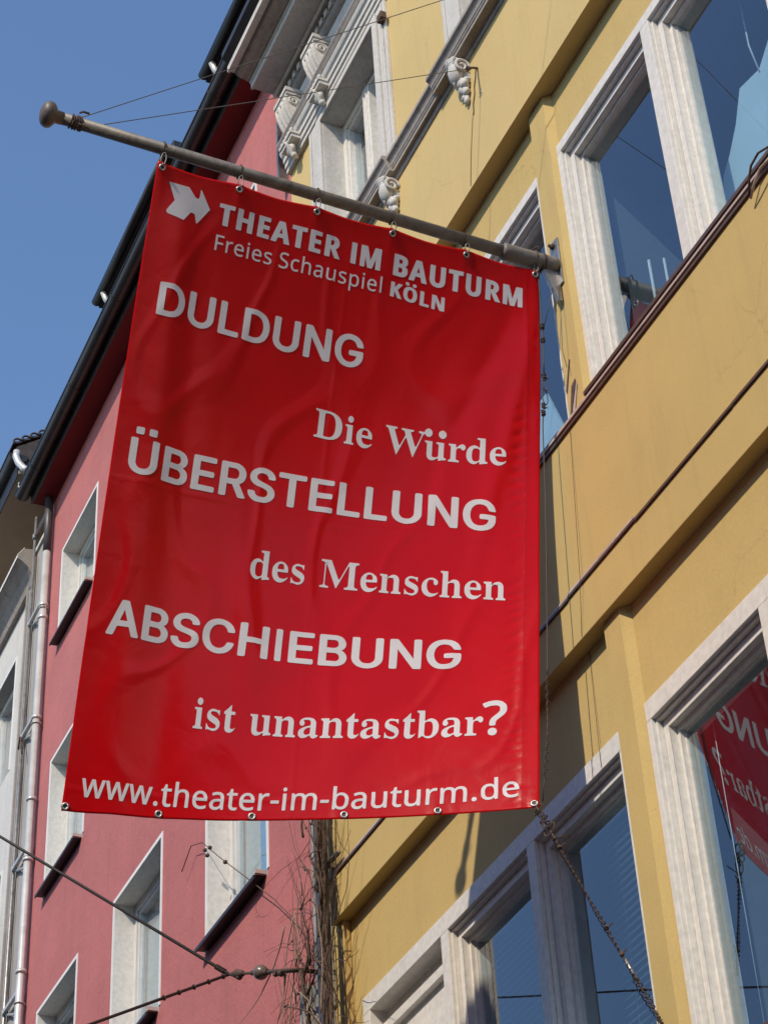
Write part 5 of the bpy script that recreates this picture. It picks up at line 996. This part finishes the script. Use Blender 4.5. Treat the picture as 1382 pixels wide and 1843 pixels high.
# snap hooks between pole and eyelets
places = ['outermost', 'second from the knob end', 'third from the knob end', 'third from the wall', 'second from the wall', 'nearest the wall']
for i, u in enumerate(TOPU):
    e = P(u, .0085, .004)
    y = e.y; pz = base.z + (tip.z - base.z) * (y - base.y) / (tip.y - base.y)
    hk = thing('snap_hook', 'small steel snap hook at the banner top edge, ' + places[i], 'hook', tuple(e), 'snap hooks holding the banner to the pole')
    top = V(PX + .022, y + .004, pz - .030)
    mid = (top + e) / 2
    mb = MB()
    mb.torus(e + V(.002, 0, .012), (.1, 1, .1), .0115, .0028, 12, 5)
    ax = (top - e)
    pts = []
    for k in range(17):
        a = 2 * math.pi * k / 16
        q = mid + ax * .36 * math.cos(a) + V(.2, .9, 0).normalized() * .0115 * math.sin(a)
        pts.append(q)
    mb.tube(pts, .0028, 5)
    build('hook', mb, M['hook'], hk)
    build('ring', MB().torus(V(PX, y, pz), dirp, .034 if u < .9 else .049, .0035, 20, 5), M['rust'], hk)

# ------------------------------------------------------------------ wires
def wire(name, pts, r, label, cat, mat='wire', n=6, group=None):
    o = build(name, MB().tube(pts, r, n), M[mat]); return tag(o, label, cat, group)
nb = base + dirp * (L - .15)
def sagging(a, b, s, n=24):
    a, b = Vector(a), Vector(b); return [a.lerp(b, i / n) - V(0, 0, s * 4 * (i / n) * (1 - i / n)) for i in range(n + 1)]
wire('guy_wire', sagging(nb + V(0, 0, .035), (-5.89, -.106, 10.766), .0), .0022, 'upper thin guy wire from the pole knob up past the cornice', 'wire', 'wire_grey')
wire('guy_wire', sagging(nb + V(0, 0, -.034), (-6.75, -.21, 10.82), .0), .0022, 'lower thin guy wire from the pole knob to the stucco shell bracket', 'wire', 'wire_grey')
ax = build('eye_bolt', MB().tube([(-6.75, -.21, 10.82), (-6.79, -.15, 10.90), (-6.82, -.10, 10.95)], .007, 6).torus((-6.75, -.21, 10.82), (0, 1, .3), .015, .004, 10, 5).ball((-6.76, -.195, 10.84), .013, 8), M['rust'])
tag(ax, 'rusty eye bolt where the lower guy wire meets the wall', 'bolt')
cr2 = random.Random(9)
wire('cable', [(-6.83, -.108, 10.95)] + [(-6.84 - .0046 * i + .005 * math.sin(i * .9), -.108, 10.93 - i * .0165) for i in range(18)], .0032, 'short wavy cable hanging on the yellow wall beside the shell bracket', 'cable', 'rust')
wire('cord', [(-6.925, -.1075, 10.65), (-6.99, -.1075, 10.40), (-7.03, -.1075, 10.19)], .0016, 'fine cord down the upper yellow wall below the wavy cable', 'cord', 'rust')
wire('cord', [(-6.40, -.082, 7.955), (-6.46, -.099, 7.10), (-6.535, -.082, 6.84)], .0013, 'fine dark cord down the yellow band right of the banner', 'cord', 'rust')
wire('cord', [(-6.615, -.003, 6.83), (-6.62, -.014, 6.33), (-6.62, -.016, 6.235)], .0013, 'fine dark cord on the wall above the lower window left of the pilaster', 'cord', 'rust')

# knotted tie wire from the pole base down to the banner corner
hw = thing('tie_wire', 'dark knotted wire hanging from the pole base down to the lower banner corner', 'wire', (-6.365, -.155, 8.92))
tw_pts = [(-6.365, -.155, 8.92), (-6.372, -.163, 8.88), (-6.393, -.160, 8.68), (-6.413, -.160, 8.47), (-6.438, -.165, 8.25), (-6.458, -.175, 8.09), (-6.47, -.188, 7.95), (-6.49, -.205, 7.58), (-6.505, -.225, 7.28), (-6.52, -.255, 6.90), (-6.53, -.285, 6.56), (-6.538, -.315, 6.26), (-6.545, -.365, 5.96)]
def tp(z):
    for (a, b) in zip(tw_pts, tw_pts[1:]):
        if a[2] >= z >= b[2]:
            t = (a[2] - z) / (a[2] - b[2]); return Vector(a).lerp(Vector(b), t)
    return Vector(tw_pts[-1])
build('wire', MB().tube([tp(8.90 - i * .07) for i in range(10)], .0034, 6).tube([(-6.36, -.075, 8.92), (-6.37, -.11, 8.74), tuple(tp(8.52))], .0024, 6).tube([(-6.352, -.065, 8.83), (-6.36, -.075, 8.6), (-6.37, -.085, 8.4), (-6.375, -.07, 8.3)], .0016, 5)
      .tube([tp(8.06 - i * .10) for i in range(22)], .0030, 6), M['wire'], hw)
kn = MB()
for z in (8.56, 8.48, 8.26, 8.09, 8.05):
    c = tp(z)
    for k in range(4):
        kn.torus(c + V(0, 0, (k - 1.5) * .008), (cr2.gauss(0, .4), cr2.gauss(0, .4), 1), .009, .003, 9, 5)
    a = V(cr2.gauss(0, .3), cr2.gauss(0, 1), cr2.gauss(0, .6)).normalized() * .024; kn.tube([c, c + a], .0026, 4)
build('knot', kn, M['wire'], hw)
build('shackle', MB().tube([tp(8.26) + V(0, .012 * math.sin(math.pi * 2 * t), -.09 * (1 - math.cos(math.pi * 2 * t)) / 2 ) for t in [i / 18 for i in range(19)]], .0028, 5).tube([tp(8.19) + V(0, .014 * math.sin(math.pi * 2 * t), -.10 * (1 - math.cos(math.pi * 2 * t)) / 2) for t in [i / 18 for i in range(19)]], .0028, 5), M['wire'], hw)
cb = []
for i in range(200):
    t = i / 199; q = tp(6.62 - .55 * t); a = t * 26 * math.pi
    cb.append(q + V(.006, .012 * math.cos(a) * (.6 + .4 * math.sin(t * 9)), .010 * math.sin(a)))
build('coil', MB().tube(cb, .0018, 4), M['rust'], hw)

# rusty stay from the banner corner back to the pilaster
C0 = P(.990, .9935, .004); C1 = V(-6.335, -.046, 4.88)
st = thing('stay_wire', 'rusty twisted wire stay from the lower banner corner to the yellow pilaster', 'wire', tuple(C0))
cst = MB().tube([C0, C0.lerp(C1, .06), C0.lerp(C1, .12)], .0042, 6)
cst.tube(sagging(C0.lerp(C1, .1), C1, .004, 10), .0034, 6)
build('core', cst, M['rust'], st)
hx = []
for i in range(520):
    t = i / 519; q = C0.lerp(C1, .16 + .80 * t); a = t * 74 * math.pi
    amp = .011 * (.75 + .35 * math.sin(t * 17)) * (1.0 if t < .75 else 1.5)
    hx.append(q + V(.25, .8, -.5).normalized() * (amp * math.cos(a) - .006) + V(.9, -.2, .2).normalized() * amp * math.sin(a))
build('coil', MB().tube(hx, .0021, 4), M['rust'], st)
lp = MB()
for k in range(5): lp.torus(C0.lerp(C1, .03 + .022 * k), (cr2.gauss(0, .5), 1, cr2.gauss(0, .6)), .020 + cr2.random() * .012, .003, 14, 5)
for k in (.16, .20, .55, .66): lp.ball(C0.lerp(C1, k), .011, 8); lp.tube([C0.lerp(C1, k), C0.lerp(C1, k) + V(.01, cr2.gauss(0, .02), .02)], .003, 4)
build('loops', lp, M['rust'], st, kind='stuff')
build('turnbuckle', MB().tube([C0.lerp(C1, .68), C0.lerp(C1, .78)], .0065, 6), M['steel'], st)
build('anchor', MB().lathe((-6.335, -.040, 4.88), (0, -1, 0), [(0, .012), (.02, .012)], 8), M['rust'], st)

# tram span wires with porcelain insulator
N0 = V(-10.30, -.32, 6.93)
ins = thing('insulator', 'brown porcelain ball insulator with iron clevis between the vines and the span wires', 'insulator', (-9.95, -.3, 6.78))
def at(t): return V(-9.44, -.22, 6.575).lerp(N0, t)
dv_ = (N0 - V(-9.44, -.22, 6.575)).normalized()
build('rod', MB().tube([V(-9.55, -.10, 6.63), at(.06), at(.48)], .013, 8), M['rust'], ins)
build('ball', MB().lathe(at(.57) - dv_ * .05, dv_, [(0, .014), (.008, .024), (.022, .037), (.044, .043), (.066, .039), (.082, .030), (.092, .019), (.102, .012)], 20), M['porcelain'], ins)
build('clevis', MB().tube([at(.47), at(.53)], .018, 8), M['rust'], ins)
build('eye_rod', MB().tube([at(.61), at(.82)], .008, 8), M['rust'], ins)
build('clevis', MB().lathe(at(.80), dv_, [(0, .010), (.02, .020), (.08, .027), (.13, .016), (.18, .008)], 10), M['rust'], ins)
for q_, r_ in ((at(.68), .013), (at(.86) + V(0, 0, -.02), .016), (at(.30) + V(0, 0, -.012), .018), (at(.37) + V(0, 0, -.016), .014)): build('nut', MB().lathe(q_ - dv_ * r_, dv_, [(0, r_ * .8), (r_ * .3, r_ * 1.1), (r_ * 1.6, r_ * 1.1), (r_ * 2, r_ * .7)], 6), M['rust'], ins)
build('stay', MB().tube([at(.05), V(-9.60, -.14, 6.38), V(-9.66, -.08, 6.15)], .012, 6), M['rust'], ins)
def span(a, b): 
    a, b = Vector(a), Vector(b); return [a, a + (b - a) * 1.0]
e1 = V(-12.291, -1.2, 8.72); e2 = V(-10.009, -1.2, 6.382)
wire('span_wire', [N0, N0 + (e1 - N0) * 6], .0105, 'dark overhead span wire climbing to the left from the insulator', 'wire', 'wire')
wire('span_wire', [N0, N0 + (e2 - N0) * 6], .0095, 'dark overhead span wire running down to the left from the insulator', 'wire', 'wire')
fr_ = MB()
for k in range(5): fr_.torus(N0 + (e1 - N0).normalized() * (.05 + k * .02), (e1 - N0), .014, .004, 8, 4)
for k in range(5): fr_.torus(N0 + (e2 - N0).normalized() * (.05 + k * .12), (e2 - N0), .013, .004, 8, 4)
tag(build('wire_clamp', fr_, M['rust']), 'rusty wire wraps where both span wires join the insulator', 'clamp')
# twisted cable strung along the street in front of the windows (seen mirrored in the lower panes)
wire('street_cable', sagging((-13.896 - 3.93 * 1.4, -2.9, 8.891 + 1.665 * 1.4), (-9.967 + 3.93 * .55, -2.9, 7.226 - 1.665 * .55), 0.0), .0075, 'twisted dark cable strung over the street, mirrored in the lower panes', 'cable', 'wire')
# loose cable at the right end of the upper sill
wire('cable', [(-4.78, -.11, 7.88), (-4.735, -.13, 7.935), (-4.70, -.135, 7.975), (-4.64, -.135, 7.99), (-4.578, -.13, 7.965), (-4.4, -.12, 7.93)], .0055, 'loose grey-brown cable arching off the upper window sill at right', 'cable', 'rust')
wire('cable', [(-4.78, -.105, 7.87), (-4.72, -.12, 7.90), (-4.66, -.125, 7.925), (-4.58, -.125, 7.91), (-4.4, -.12, 7.88)], .005, 'second loose cable along the upper window sill at right', 'cable', 'sill_light')
